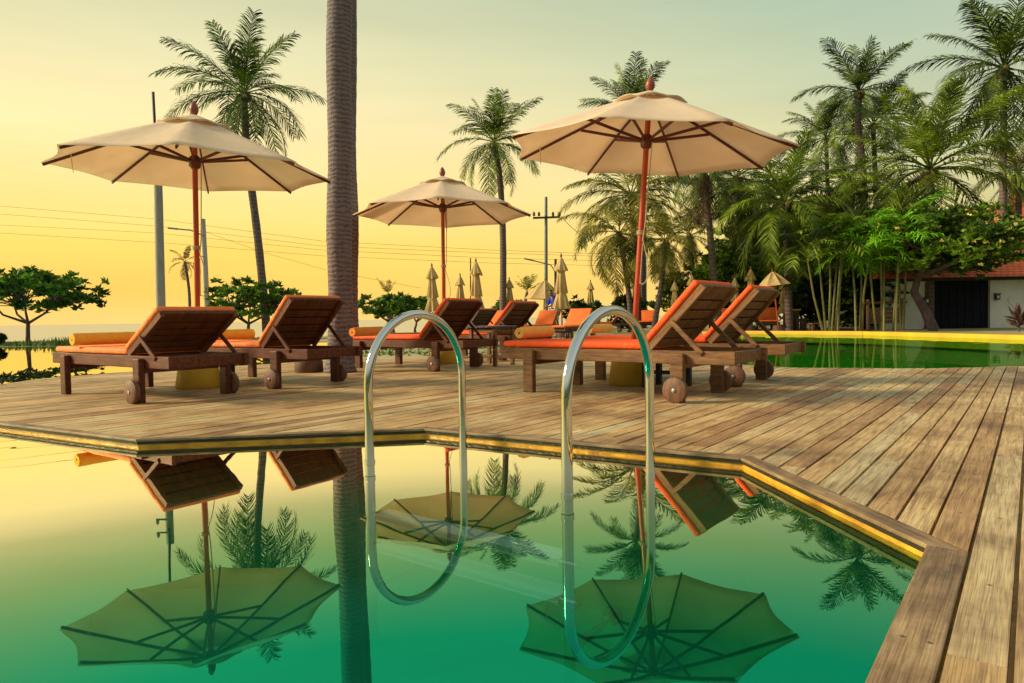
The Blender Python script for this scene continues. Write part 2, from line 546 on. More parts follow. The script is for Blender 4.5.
# soft thin cloud bands
mpw = N('ShaderNodeMapping'); mpw.inputs['Scale'].default_value = (1.2, 1.2, 9)
Lk(nrm.outputs[0], mpw.inputs['Vector'])
cn = N('ShaderNodeTexNoise'); cn.inputs['Scale'].default_value = 2.2; cn.inputs['Detail'].default_value = 5
Lk(mpw.outputs[0], cn.inputs['Vector'])
cr = ramp(N, [(.35, (.965, .955, .94)), (.7, (1.03, 1.03, 1.03))])
Lk(cn.outputs['Fac'], cr.inputs[0])
mul = N('ShaderNodeMix'); mul.data_type = 'RGBA'; mul.blend_type = 'MULTIPLY'; mul.inputs['Factor'].default_value = 1
Lk(mx2.outputs['Result'], mul.inputs['A']); Lk(cr.outputs[0], mul.inputs['B'])
addn = N('ShaderNodeMix'); addn.data_type = 'RGBA'; addn.blend_type = 'MIX'; addn.inputs['Factor'].default_value = .06
sk = N('ShaderNodeMix'); sk.data_type = 'RGBA'; sk.blend_type = 'MULTIPLY'; sk.inputs['Factor'].default_value = 1
sk.inputs['B'].default_value = (.1, .1, .1, 1)
Lk(sky.outputs[0], sk.inputs['A'])
Lk(mul.outputs['Result'], addn.inputs['A']); Lk(sk.outputs['Result'], addn.inputs['B'])
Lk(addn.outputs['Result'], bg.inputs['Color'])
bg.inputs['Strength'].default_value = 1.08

sd = bpy.data.lights.new('sun', 'SUN')
sun = bpy.data.objects.new('sun', sd)
COL.objects.link(sun)
sd.energy = 4.9
sd.angle = R(11)
sd.color = (1, .80, .52)
sdir = Vector((math.sin(SUN_AZ) * math.cos(SUN_EL), math.cos(SUN_AZ) * math.cos(SUN_EL), math.sin(SUN_EL)))
sun.rotation_euler = sdir.to_track_quat('Z', 'Y').to_euler()
sun.location = (-20, 20, 12)
sc.view_settings.view_transform = 'Standard'
sc.view_settings.look = 'None'
sc.view_settings.exposure = 0.18
sc.view_settings.gamma = 1.0
sc.cycles.use_denoising = True
sc.cycles.max_bounces = 8
sc.cycles.transparent_max_bounces = 12

# ------------------------------------------------------------------ ground, deck, pools, sea
WZ = -.043
BAZ = R(37.43)                       # the boards run along this bearing
deck_poly = [(-5.1, 5.24), (-1.95, 3.50), (-.49, 3.71), (.95, 2.83), (1.06, 1.73), (-.876, -.8), (9, -.8), (9, 7.3), (5.45, 7.24), (4.34, 7.14), (3.06, 7.53),
             (2.6, 8.4), (2.2, 11.3), (-1.79, 10.83), (-4.88, 8.45), (-5.3, 7.6)]
DR = R(90) - BAZ                    # local x axis = along the boards


def to_local(p):
    c, s = math.cos(-DR), math.sin(-DR)
    return (c * p[0] - s * p[1], s * p[0] + c * p[1])


def offset_poly(poly, d):
    """move every edge of a counter-clockwise outline inwards by d (number or one per edge)"""
    n = len(poly)
    if not hasattr(d, '__len__'):
        d = [d] * n
    out = []
    for i in range(n):
        a, b, c = Vector(poly[i - 1]), Vector(poly[i]), Vector(poly[(i + 1) % n])
        t1 = (b - a).normalized(); t2 = (c - b).normalized()
        n1 = Vector((-t1.y, t1.x)); n2 = Vector((-t2.y, t2.x))
        p1 = b + n1 * d[i - 1]; p2 = b + n2 * d[i]
        cr_ = t1.x * t2.y - t1.y * t2.x
        if abs(cr_) < 1e-3:
            out.append(tuple((p1 + p2) / 2)); continue
        k = ((p2 - p1).x * t2.y - (p2 - p1).y * t2.x) / cr_
        out.append(tuple(p1 + t1 * k))
    return out


def clip_rect(poly, x0, x1, y0, y1):
    for axis, val, keep in ((0, x0, 1), (0, x1, -1), (1, y0, 1), (1, y1, -1)):
        out = []
        for i in range(len(poly)):
            a, b = poly[i - 1], poly[i]
            da, db = (a[axis] - val) * keep, (b[axis] - val) * keep
            if (da >= 0) != (db >= 0):
                t = da / (da - db)
                out.append((a[0] + (b[0] - a[0]) * t, a[1] + (b[1] - a[1]) * t))
            if db >= 0:
                out.append(b)
        poly = out
        if len(poly) < 3:
            return []
    q = []
    for p in poly:
        if not q or (abs(p[0] - q[-1][0]) + abs(p[1] - q[-1][1])) > 1e-4:
            q.append(p)
    if len(q) > 2 and (abs(q[0][0] - q[-1][0]) + abs(q[0][1] - q[-1][1])) < 1e-4:
        q.pop()
    return q if len(q) > 2 else []


edge_w = [0.0] * 16
for i, wd in enumerate((.06, .06, .06, .07, .094)):
    edge_w[i] = wd
inner = [to_local(p) for p in offset_poly(deck_poly, edge_w)]
xs = [p[0] for p in inner]; ys = [p[1] for p in inner]
mb = MB()
PW, GAP = .0955, .0095
e_ = to_local((1.06, 1.73))[1]
y = e_ - .094 - PW * math.ceil((e_ - .094 - min(ys)) / PW) - PW + GAP - .001
if to_local((1.2, 1.6))[1] > e_:
    y = e_ + .094 - PW * math.ceil((e_ + .094 - min(ys)) / PW) - PW
rb = random.Random(3)
while y < max(ys):
    x = min(xs) - rb.uniform(0, 2.5)
    while x < max(xs):
        L = rb.choice((1.1, 1.9, 2.6, 3.1, 3.6)) * rb.uniform(.9, 1.1)
        q = clip_rect(inner, x, x + L - .004, y, y + PW - GAP)
        if q:
            mb.prism(q, -.024, rb.uniform(-.0015, .0015))
        x += L
    y += PW
deck = struct(mb.build('deck', M['deck'], bevel=0))
deck.rotation_euler = (0, 0, DR)

# edging planks, mitred at the corners
n = len(deck_poly)
out_p = offset_poly(deck_poly, [(-.002 if i < 5 else 0) for i in range(n)])
in_p = offset_poly(deck_poly, [(edge_w[i] - .006 if i < 5 else 0) for i in range(n)])
fas = offset_poly(deck_poly, [(.004 if i < 5 else 0) for i in range(n)])
fin = offset_poly(deck_poly, [(.03 if i < 5 else 0) for i in range(n)])
for i in range(5):
    j = i + 1
    a, b = Vector(out_p[i]), Vector(out_p[j])
    ang = math.atan2((b - a).y, (b - a).x)
    c, s_ = math.cos(-ang), math.sin(-ang)
    q = [(c * (p[0] - a.x) - s_ * (p[1] - a.y), s_ * (p[0] - a.x) + c * (p[1] - a.y)) for p in (out_p[i], out_p[j], in_p[j], in_p[i])]
    mb = MB(); mb.prism(q, -.010, .003)
    o = struct(mb.build('deck_edging', M['edge'], bevel=.003, segs=2))
    o.location = (a.x, a.y, 0); o.rotation_euler = (0, 0, ang)
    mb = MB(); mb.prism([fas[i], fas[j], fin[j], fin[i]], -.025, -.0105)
    struct(mb.build('edge_fascia', M['fascia_black']))

mb = MB(); mb.prism(offset_poly(deck_poly, .012), -.078, -.0255)
struct(mb.build('deck_footing', M['yellow_tile']))
mb = MB(); mb.prism(offset_poly(deck_poly, .016), -1.4, -.079)
struct(mb.build('pool_wall', M['pool_tile']))
mb = MB(); mb.prism([(-90, -14), (45, -14), (45, 26), (-90, 26)], -1.45, -.80)
struct(mb.build('pool_floor', M['pool_floor']))
mb = MB(); mb.add([(-70, -9, WZ), (2.0, -9, WZ), (2.0, 23, WZ), (-70, 23, WZ)], [(0, 1, 2, 3)])
struct(mb.build('pool_water', M['water']))

mb = MB(); mb.add([(2.0, 7.0, WZ), (30, 7.0, WZ), (30, 23, WZ), (2.0, 23, WZ)], [(0, 1, 2, 3)])
struct(mb.build('right_pool_water', M['water_right']))
mb = MB(); mb.prism([(2.25, 7.0), (30, 7.0), (30, 23), (2.25, 23)], -.799, -.70)
struct(mb.build('right_pool_floor', M['floor_right']))
# land: beyond the deck, round the pools, out to the trees on the right
shore = [(-90, 22.8), (-14, 23.2), (-5, 30), (1, 37), (8, 46), (60, 75), (300, 200)]
land = [(-3.3, 9.4), (-4.7, 20.2), (-90, 20.2)] + shore + [(300, 14), (11.2, 14), (10.0, 19.3), (7.3, 22.2), (6.4, 21.6), (2.3, 11.0), (0, 10.5)]
mb = MB(); mb.prism(land, -1.6, -.032)
struct(mb.build('ground', M['sand']))
mb = MB(); mb.prism([(-90, -40), (60, -40), (60, 14), (11.2, 14), (9.1, 7.3), (9.1, -.9), (-.97, -.9), (-2.7, -3.1), (-6.5, -9), (-90, -9)], -1.6, -.034)
struct(mb.build('lawn', M['lawn']))
mb = MB(); mb.add([(-4000, 15, -1.5), (4000, 15, -1.5), (4000, 6000, -1.5), (-4000, 6000, -1.5)], [(0, 1, 2, 3)])
M['sea'] = mat('sea_water', (.40, .40, .32), (.28, .30, .26), .25, .3, (1, 3, 1), .5, 1.2)
struct(mb.build('sea', M['sea']))

# yellow coping of the far side of the right-hand pool
cop = [(6.3, 21.9), (7.3, 22.05), (9.9, 19.2), (11.0, 14.0), (11.6, 10.0)]
mb = MB()
for a, b in zip(cop[:-1], cop[1:]):
    a, b = Vector(a), Vector(b)
    t = (b - a).normalized(); nn = Vector((-t.y, t.x))
    mb.prism([tuple(a - nn * .0), tuple(b - nn * .0), tuple(b + nn * .45), tuple(a + nn * .45)], -.3, .05)
struct(mb.build('pool_coping', M['yellow_coping'], bevel=.015, segs=2))


# ------------------------------------------------------------------ sun loungers
LL, LW, ZR, HR = 2.0, .652, .354, .092
LEG_A, LEG_B, PIV, ZP = .327, 1.608, 1.35, .375


def rounded_pad(name, size, m, parent, origin, rotm=None):
    """a soft cushion: bevelled box, slightly pillowed"""
    mb = MB(); mb.box((size[0] / 2, size[1] / 2, size[2] / 2), size)
    o = mb.build(name, m, parent, True, bevel=size[2] * .42, segs=4)
    o.location = origin
    if rotm is not None:
        o.rotation_euler = rotm
    return o


def make_lounger(label, X, Y, th, ang, wood, cush, group='sun loungers on the deck'):
    t = thing('sun_lounger', label, 'sun lounger', (X, Y, 0), th, group)
    # local x = from foot to head, y = from near to far side
    for y in (0, LW - .035):
        mb = MB(); mb.box((LL / 2, y + .0175, ZR - HR / 2), (LL, .035, HR)); mb.build('side_rail', wood, t, bevel=.005)
    for x in (.10, LL - .05):
        mb = MB(); mb.box((x, LW / 2, ZR - HR / 2 - .002), (.036, LW - .072, HR - .01)); mb.build('end_rail', wood, t, bevel=.004)
    mb = MB()
    for k in range(14):
        mb.box((.17 + k * .086, LW / 2, ZR - .012), (.07, LW - .074, .018))
    mb.build('seat_slats', wood, t)
    for x in (LEG_A, LEG_B - .06):
        mb = MB(); mb.box((x, LW / 2, ZR - HR - .022), (.05, LW - .01, .04)); mb.build('crossbar', wood, t, bevel=.003)
    for x in (LEG_A, LEG_B):
        for s, y in ((-1, -.026), (1, LW + .026)):
            mb = MB(); mb.box((x, y, .168), (.098, .05, .336)); mb.build('leg', wood, t, bevel=.008, segs=2)
    for s, y in ((-1, -.080), (1, LW + .080)):
        mb = MB()
        mb.lathe([(.004, -.024), (.078, -.024), (.0885, -.016), (.0885, .016), (.078, .024), (.004, .024)], 32)
        wh = mb.build('wheel', M['wheel'], t, True)
        wh.rotation_euler = (R(90), 0, 0); wh.location = (LEG_B + .005, y, .0885)
        mb = MB(); mb.lathe([(.002, -.03), (.014, -.03), (.014, .030), (.002, .033)], 12)
        mb.build('axle', M['bolt'], wh, True)
    # backrest, turned about its hinge
    LB = .60
    mb = MB()
    for y in (.012, LW - .047):
        mb.box((LB / 2, y + .0175, -.02), (LB, .035, .05))
    for k in range(6):
        mb.box((.045 + k * .094, LW / 2, -.006), (.076, LW - .074, .024))
    mb.box((LB - .045, LW / 2, -.002), (.09, LW - .074, .028))
    bk = mb.build('backrest', wood, t, bevel=.003)
    bk.location = (PIV, 0, ZP); bk.rotation_euler = (0, -ang, 0)
    # grip slot in the top board
    mb = MB(); mb.lathe([(.002, -.003), (.016, -.003), (.016, .003), (.002, .003)], 14)
    g = mb.build('grip_hole', M['fascia'], bk); g.location = (LB - .07, LW / 2, -.0125); g.scale = (.7, 2.2, 1)
    ca, sa = math.cos(ang), math.sin(ang)
    for y in (-.004, LW + .004):
        p0 = (PIV + .27 * ca + .02 * sa, y, ZP + .27 * sa - .02 * ca)
        p1 = (PIV + .27 * ca + .24, y, ZR - .02)
        mb = MB(); mb.bar(p0, p1, .018, .034); mb.build('support_strut', wood, t, bevel=.003)
    rounded_pad('seat_cushion', (PIV - .03, LW - .03, .052), cush, t, (.02, .015, ZR + .002))
    bc = rounded_pad('back_cushion', (LB - .005, LW - .01, .048), cush, t, (PIV + .0 - .012 * math.sin(ang), .005, ZP + .012 * math.cos(ang)), (0, -ang, 0))
    return t


loungers = {}
for key, label, X, Y, th, ang, wood, cush in (
        ('R1', 'weathered wooden lounger with red orange cushion nearest the silver ladder', -.103, 5.70, -.672, R(46.5), M['teak_pale'], M['red_cushion']),
        ('R2', 'rightmost wooden lounger, red cushion, its head end over the right pool edge', .586, 6.637, -.640, R(47), M['teak_pale'], M['red_cushion']),
        ('L1', 'leftmost dark wooden lounger with pale orange cushion and low reclined back', -4.115, 6.085, -.62, R(31), M['teak_red'], M['orange_cushion']),
        ('L2', 'dark wooden lounger with raised slatted back in front of the thick palm trunk', -3.46, 6.97, -.568, R(46), M['teak_red'], M['orange_cushion']),
        ('M1', 'brown lounger with orange cushion seen behind the left ladder hoop', -2.175, 8.73, -.615, R(46), M['teak_red'], M['red_cushion']),
):
    loungers[key] = make_lounger(label, X, Y, th, ang, wood, cush)
# the one behind the side table
d2 = ad(545, 325, 10.6)
head = Vector((d2.x, 10.1))
axv = Vector((math.cos(-.62), math.sin(-.62)))
M2 = copy_tree(loungers['M1'])
M2['label'] = 'brown lounger with orange cushion just behind the small wooden side table'
M2.location = (-1.42, 10.55, 0); M2.rotation_euler = (0, 0, -.62)


# ------------------------------------------------------------------ towels
def spiral_towel(label, p, th, length, rad, m, group='rolled towels on the loungers'):
    """a rolled towel; its axis runs along local y"""
    t = thing('rolled_towel', label, 'towel', p, th, group)
    turns, n, thk = 3.2, 90, rad / 3.9
    mb = MB()
    vs, fs = [], []
    ns = 9
    rr = random.Random(int(length * 1000) + int(rad * 9999))
    for j in range(ns):
        yy = length * j / (ns - 1)
        wob = 1 + rr.uniform(-.03, .03) - (.06 if j in (0, ns - 1) else 0)
        for i in range(n + 1):
            a = 2 * math.pi * turns * i / n
            r0 = (.006 + (rad - thk - .006) * i / n) * wob
            r1 = r0 + thk * .86
            for r_ in (r0, r1):
                vs.append((r_ * math.cos(a), yy, rad * .96 + r_ * math.sin(a) * .95))
    row = (n + 1) * 2
    for j in range(ns - 1):
        for i in range(n):
            a, b = j * row + i * 2, (j + 1) * row + i * 2
            fs += [(a, a + 2, b + 2, b), (a + 1, b + 1, b + 3, a + 3)]
        e = j * row + n * 2; g = (j + 1) * row + n * 2
        fs.append((e, e + 1, g + 1, g))
        e = j * row; g = (j + 1) * row
        fs.append((e, g, g + 1, e + 1))
    for j, fl in ((0, 0), (ns - 1, 1)):
        for i in range(n):
            a = j * row + i * 2
            q = (a, a + 1, a + 3, a + 2)
            fs.append(q if not fl else tuple(reversed(q)))
    mb.add(vs, fs)
    mb.build('towel_roll', m, t, True)
    return t


CZ = ZR + .06
for key, px, py, ln, rad, m, label in (
        ('R1', 519, 339.5, .46, .060, M['towel_cream'], 'cream yellow rolled towel at the foot of the lounger nearest the ladder'),
        ('R2', 588, 334.5, .46, .058, M['towel_cream'], 'rolled yellow towel on the rightmost lounger, seen through the right ladder hoop'),
        ('L1', 72, 346.5, .60, .062, M['towel_yellow'], 'long golden rolled towel on the leftmost lounger'),
        ('L2', 208, 341.5, .50, .062, M['towel_yellow'], 'golden rolled towel half hidden behind the low back of the leftmost lounger'),
        ('M1', 352, 337.5, .46, .060, M['towel_orange'], 'orange rolled towel beside the thick palm trunk'),
):
    p = at(px, py, CZ)
    spiral_towel(label, p, loungers[key].rotation_euler.z, ln, rad, m)


# ------------------------------------------------------------------ parasols
def canopy_mesh(Rr, z_rim, z_ap, scallop=.05, inner=0.0, sag=.05, nr=9, na=8, bow=.06, flutes=0.0):
    vs, fs = [], []
    tot = 8 * na
    for i in range(nr + 1):
        q = inner + (1 - inner) * i / nr
        for k in range(tot):
            ph = k / na
            u = ph - math.floor(ph)
            mid = math.sin(math.pi * u)
            a = 2 * math.pi * k / tot
            flat = math.cos(math.pi / 8) / math.cos((u - .5) * math.pi / 4)
            rr_ = Rr * q * flat * (1 - scallop * mid * q)
            z = z_ap + (z_rim - z_ap) * (q ** (1 + bow)) - sag * mid * q * (1 - q) * 1.6 + flutes * mid * (q ** 3)
            vs.append((rr_ * math.sin(a), -rr_ * math.cos(a), z))
    for i in range(nr):
        for k in range(tot):
            fs.append((i * tot + k, (i + 1) * tot + k, (i + 1) * tot + (k + 1) % tot, i * tot + (k + 1) % tot))
    return vs, fs


def make_parasol(label, x, y, z, ph, tx, ty, rad, seed, group='open cream parasols on the deck'):
    nrm = Vector((tx, ty, 1)).normalized()
    e1 = Vector((0, 1, 0)).cross(nrm).normalized(); e2 = nrm.cross(e1)
    foot = Vector((x, y, z)) - nrm * (z / nrm.z)
    rot = Matrix((e1, e2, nrm)).transposed() @ Matrix.Rotation(ph, 3, 'Z')
    t = thing('parasol', label, 'parasol', foot, 0, group)
    t.rotation_euler = rot.to_euler()
    zr = z / nrm.z
    za = zr + .50
    mb = MB(); mb.tube([(0, 0, .02), (0, 0, 1.2), (0, 0, za - .02)], .024, 16); mb.build('pole', M['pole_red'], t, True)
    vs, fs = canopy_mesh(rad, zr, za, inner=.13)
    mb = MB(); mb.add(vs, fs)
    cp = mb.build('canopy', M['canvas'], t, True)
    sm = cp.modifiers.new('cloth_thickness', 'SOLIDIFY'); sm.thickness = .004; sm.offset = 1
    vs, fs = canopy_mesh(rad * .27, za - .112, za + .018, scallop=.0, inner=.04, sag=-.005, nr=5, flutes=.03)
    mb = MB(); mb.add(vs, fs)
    vt = mb.build('vent_cap', M['canvas'], t, True)
    sm = vt.modifiers.new('cloth_thickness', 'SOLIDIFY'); sm.thickness = .004; sm.offset = 1
    mb = MB(); mb.lathe([(.012, za + .01), (.032, za + .03), (.04, za + .055), (.038, za + .08), (.024, za + .115), (.004, za + .14)], 16)
    mb.build('finial', M['finial'], t, True)
    hub_z = zr + .10
    mb = MB(); mb.lathe([(.03, hub_z - .07), (.05, hub_z - .05), (.055, hub_z), (.05, hub_z + .03), (.03, hub_z + .05)], 16)
    mb.build('hub', M['rib_wood'], t, True)
    mb = MB(); mb.lathe([(.03, za - .09), (.05, za - .08), (.05, za - .04), (.03, za - .03)], 16)
    mb.build('crown_hub', M['rib_wood'], t, True)
    for k in range(8):
        a = k * math.pi / 4
        d = Vector((math.sin(a), -math.cos(a), 0))
        def on(q):
            return d * rad * math.cos(math.pi / 8) / math.cos(math.pi / 8) * q + Vector((0, 0, za + (zr - za) * (q ** 1.06) - .026))
        q_pts = [on(q) for q in (.05, .35, .65, .985)]
        q_pts[0].z = za - .06
        mb = MB()
        for a_, b_ in zip(q_pts[:-1], q_pts[1:]):
            mb.bar(a_, b_, .014, .024)
        rb_ = mb.build('rib', M['rib_wood'], t, bevel=.002)
        e = on(.50); e.z -= .012
        mb = MB(); mb.bar(d * .045 + Vector((0, 0, hub_z)), e, .015, .024)
        mb.build('strut', M['rib_wood'], rb_, bevel=.002)
    rs = random.Random(seed)
    # pulley cord hanging along the pole with a loose loop
    pts = [(.055, -.02, hub_z - .02), (.05, -.03, hub_z - .35), (.045, -.035, hub_z - .7), (.03, -.03, hub_z - .86)]
    mb = MB(); mb.tube(pts, .005, 6)
    lp = [(.03, -.03, hub_z - .84)]
    for i in range(9):
        u = i / 8
        lp.append((.035 + .06 * math.sin(u * math.pi), -.03, hub_z - .86 - .38 * math.sin(u * math.pi / 2) * (1 if u < .9 else .95)))
    for i in range(5):
        u = i / 4
        lp.append((.03, -.025, hub_z - 1.23 + .35 * u))
    mb.tube(lp, .004, 6)
    for i in range(3):
        ring = [(.032 * math.cos(q * math.pi / 6), .032 * math.sin(q * math.pi / 6), hub_z - .80 + .012 * i) for q in range(13)]
        mb.tube(ring, .005, 6, cap=False)
    mb.build('pull_cord', M['cord'], t, True)
    # tie strap hanging from the rim
    a = 6.1 * math.pi / 4
    tip = Vector((math.sin(a), -math.cos(a), 0)) * rad * .80
    p = tip + Vector((0, 0, zr + .12))
    mb = MB(); mb.bar(p, p + Vector((.02, .0, -.20)), .016, .003); mb.build('tie_strap', M['canvas'], t)
    return foot


fR = make_parasol('large cream parasol over the two loungers on the right', 1.178, 5.912, 2.005, -.469, .066, -.041, 1.225, 1)
fL = make_parasol('cream parasol over the two loungers on the left', -2.877, 6.285, 1.976, .326, .027, -.027, 1.215, 2)
fM = make_parasol('smaller looking cream parasol in the middle, beside the thick palm trunk', -.905, 9.215, 1.997, .054, .007, .016, 1.20, 3)

for p, m, label in ((fR, M['base_yellow'], 'yellow cone shaped concrete base under the right parasol'), (fL, M['base_yellow'], 'bright yellow concrete base under the left parasol'),
                    (fM, M['base_yellow'], 'dull yellow concrete base under the middle parasol')):
    t = thing('concrete_weight', label, 'parasol weight', (p.x, p.y, 0), 0, 'concrete parasol bases')
    mb = MB(); mb.lathe([(.195, .002), (.20, .012), (.16, .27), (.152, .285), (.035, .285)], 36); mb.build('body', m, t, True)
    mb = MB(); mb.lathe([(.034, .286), (.034, .36), (.028, .362)], 16); mb.build('sleeve', M['metal_dark'], t, True)

t = thing('stump', 'short round brown base standing beside the thick palm trunk', 'stump', at(309, 372))
mb = MB(); mb.lathe([(.155, 0), (.165, .02), (.16, .12), (.150, .15), (.02, .155)], 28); mb.build('weight', M['base_brown'], t, True)


# ------------------------------------------------------------------ side tables
def side_table(label, x, y, rz, wx, wy, h, top_m, leg_m):
    t = thing('side_table', label, 'side table', (x, y, 0), rz, 'side tables by the loungers')
    mb = MB()
    k = 5
    for i in range(k):
        mb.box(((i - (k - 1) / 2) * wx / k, 0, h - .011), (wx / k - .008, wy, .022))
    mb.build('table_top', top_m, t, bevel=.003)
    mb = MB()
    for s in (-1, 1):
        mb.box((0, s * (wy / 2 - .05), h - .055), (wx - .12, .022, .06))
        mb.box((s * (wx / 2 - .05), 0, h - .057), (.022, wy - .124, .06))
    mb.build('apron', leg_m, t, bevel=.002)
    for sx in (-1, 1):
        for sy in (-1, 1):
            mb = MB(); mb.box((sx * (wx / 2 - .045), sy * (wy / 2 - .045), (h - .024) / 2), (.045, .045, h - .024)); mb.build('leg', leg_m, t, bevel=.003)
    mb = MB(); mb.box((0, 0, .12), (wx - .14, .03, .03)); mb.build('stretcher', leg_m, t)
    return t


a = at(488, 366)
side_table('small wooden side table with grey top between the two middle loungers', a.x + .05, a.y + .15, -.62, .46, .46, .50, M['table_top'], M['teak_pale'])
side_table('low dark side table tucked between the two left loungers', -3.02, 6.72, -.62, .42, .42, .30, M['table_dark'], M['teak_dark'])
side_table('blue black side table tucked between the two right loungers', 1.30, 5.72, -.65, .36, .36, .30, M['table_dark'], M['table_dark'])

# ------------------------------------------------------------------ pool ladder
lad = thing('pool_ladder', 'polished steel pool ladder with two tall hoops and pale steps under water', 'pool ladder', (.0, 2.9, WZ))
AZ = R(33.4)
uu = Vector((math.sin(AZ), math.cos(AZ), 0))
TW, TOP, RT = .70, .625, .0195
fronts = []
for rear, TW in ((Vector((-.258, 3.452, 0)), .655), (Vector((.588, 2.915, 0)), .74)):
    front = rear - uu * TW
    fronts.append(front)
    pts = []
    for z in (-.76, -.6, -.3, -.05, .1, .25, .32):
        pts.append(front + Vector((0, 0, z)))
    rad = TW / 2
    vz = TOP - .32
    for i in range(1, 24):
        a = math.pi * i / 24
        pts.append(front + uu * (rad - rad * math.cos(a)) + Vector((0, 0, .32 + vz * math.sin(a))))
    for z in (.32, .2, .1, .0, -.09):
        pts.append(rear + Vector((0, 0, z)))
    mb = MB(); mb.tube([p - lad.location for p in pts], RT, 20)
    rl = mb.build('rail', M['steel'], lad, True)
    mb = MB()
    c = rear - lad.location
    mb.lathe([(RT + .001, -.02), (RT + .012, -.02), (RT + .012, .0), (RT + .002, .012)], 20, (c.x, c.y, WZ + .012))
    mb.build('flange', M['steel'], rl, True)
    mb = MB(); c = front - lad.location
    mb.lathe([(RT + .0005, -.012), (RT + .003, -.010), (RT + .003, .010), (RT + .0005, .012)], 20, (c.x, c.y, .035 - lad.location.z - .043))
    mb.build('collar', M['steel'], rl, True)
a, b = fronts
side = (b - a).normalized()
for zt in (-.235, -.365):
    mb = MB()
    for i in range(5):
        off = uu * (.012 + i * .020 - .02)
        mb.bar(a + side * .03 + off + Vector((0, 0, zt)) - lad.location, b - side * .03 + off + Vector((0, 0, zt)) - lad.location, .0165, .02)
    mb.bar(a + side * .025 + uu * .03 + Vector((0, 0, zt - .017)) - lad.location, b - side * .025 + uu * .03 + Vector((0, 0, zt - .017)) - lad.location, .098, .012)
    tr = mb.build('step', M['tread'], lad, bevel=.003)
    for e in (a, b):
        mb = MB(); q = e - lad.location + Vector((0, 0, zt - .005))
        mb.bar(q - side * .03, q + side * .045, .05, .03)
        mb.build('step_bracket', M['steel_wet'], tr, bevel=.006)
mb = MB()
for e in (a, b):
    q = e - lad.location + Vector((0, 0, -.55))
    mb.tube([q, q + uu * .35], .017, 12)
    mb.tube([q + uu * .33, q + uu * .36], .036, 14)
mb.build('wall_stay', M['steel_wet'], lad, True)


# ------------------------------------------------------------------ palms
def frond(mb, base, az, el, L, droop, nleaf, lw, ll, r, hang=.6, roll=0.0):
    """one feather leaf: a curved midrib with rows of drooping leaflets"""
    n = 12
    pts = [Vector(base)]
    dirs = []
    for i in range(n):
        t = i / (n - 1)
        e = el - droop * (t ** 1.35)
        a_ = az + roll * t
        d = Vector((math.sin(a_) * math.cos(e), math.cos(a_) * math.cos(e), math.sin(e)))
        dirs.append(d)
        pts.append(pts[-1] + d * L / n)
    mb.tube(pts, [.030 * L / 3 * (1 - .85 * i / n) for i in range(n + 1)], 4, cap=False)
    for i in range(nleaf):
        t = .14 + .86 * (i + r.uniform(-.3, .3)) / nleaf
        t = min(max(t, .1), .995)
        k = t * n
        j = min(int(k), n - 1)
        p = pts[j].lerp(pts[j + 1], k - j)
        d = dirs[min(j, n - 1)]
        sd_ = d.cross(Vector((0, 0, 1)))
        if sd_.length < .15:
            sd_ = Vector((math.cos(az), -math.sin(az), 0))
        sd_.normalize()
        up = sd_.cross(d)
        ln = ll * L * (math.sin(math.pi * min(1, (.16 + .80 * t))) ** .7 * .85 + .15) * r.uniform(.82, 1.12)
        for s in (-1, 1):
            if r.random() < .06:
                continue
            v = (sd_ * s * r.uniform(.7, 1.0) + d * r.uniform(.75, 1.15) + up * r.uniform(-.15, .22)).normalized()
            q1 = p + v * ln * .42
            v2 = (v + Vector((0, 0, -hang * r.uniform(.25, .6)))).normalized()
            q2 = q1 + v2 * ln * .33
            v3 = (v2 + Vector((0, 0, -hang * r.uniform(.3, .8)))).normalized()
            q3 = q2 + v3 * ln * .28
            wv = d * lw * L * .5 * 1.25
            mb.add([p - wv * .4, p + wv * .4, q1 + wv * .55, q1 - wv * .55, q2 + wv * .4, q2 - wv * .4, q3], [(0, 1, 2, 3), (3, 2, 4, 5), (5, 4, 6)])


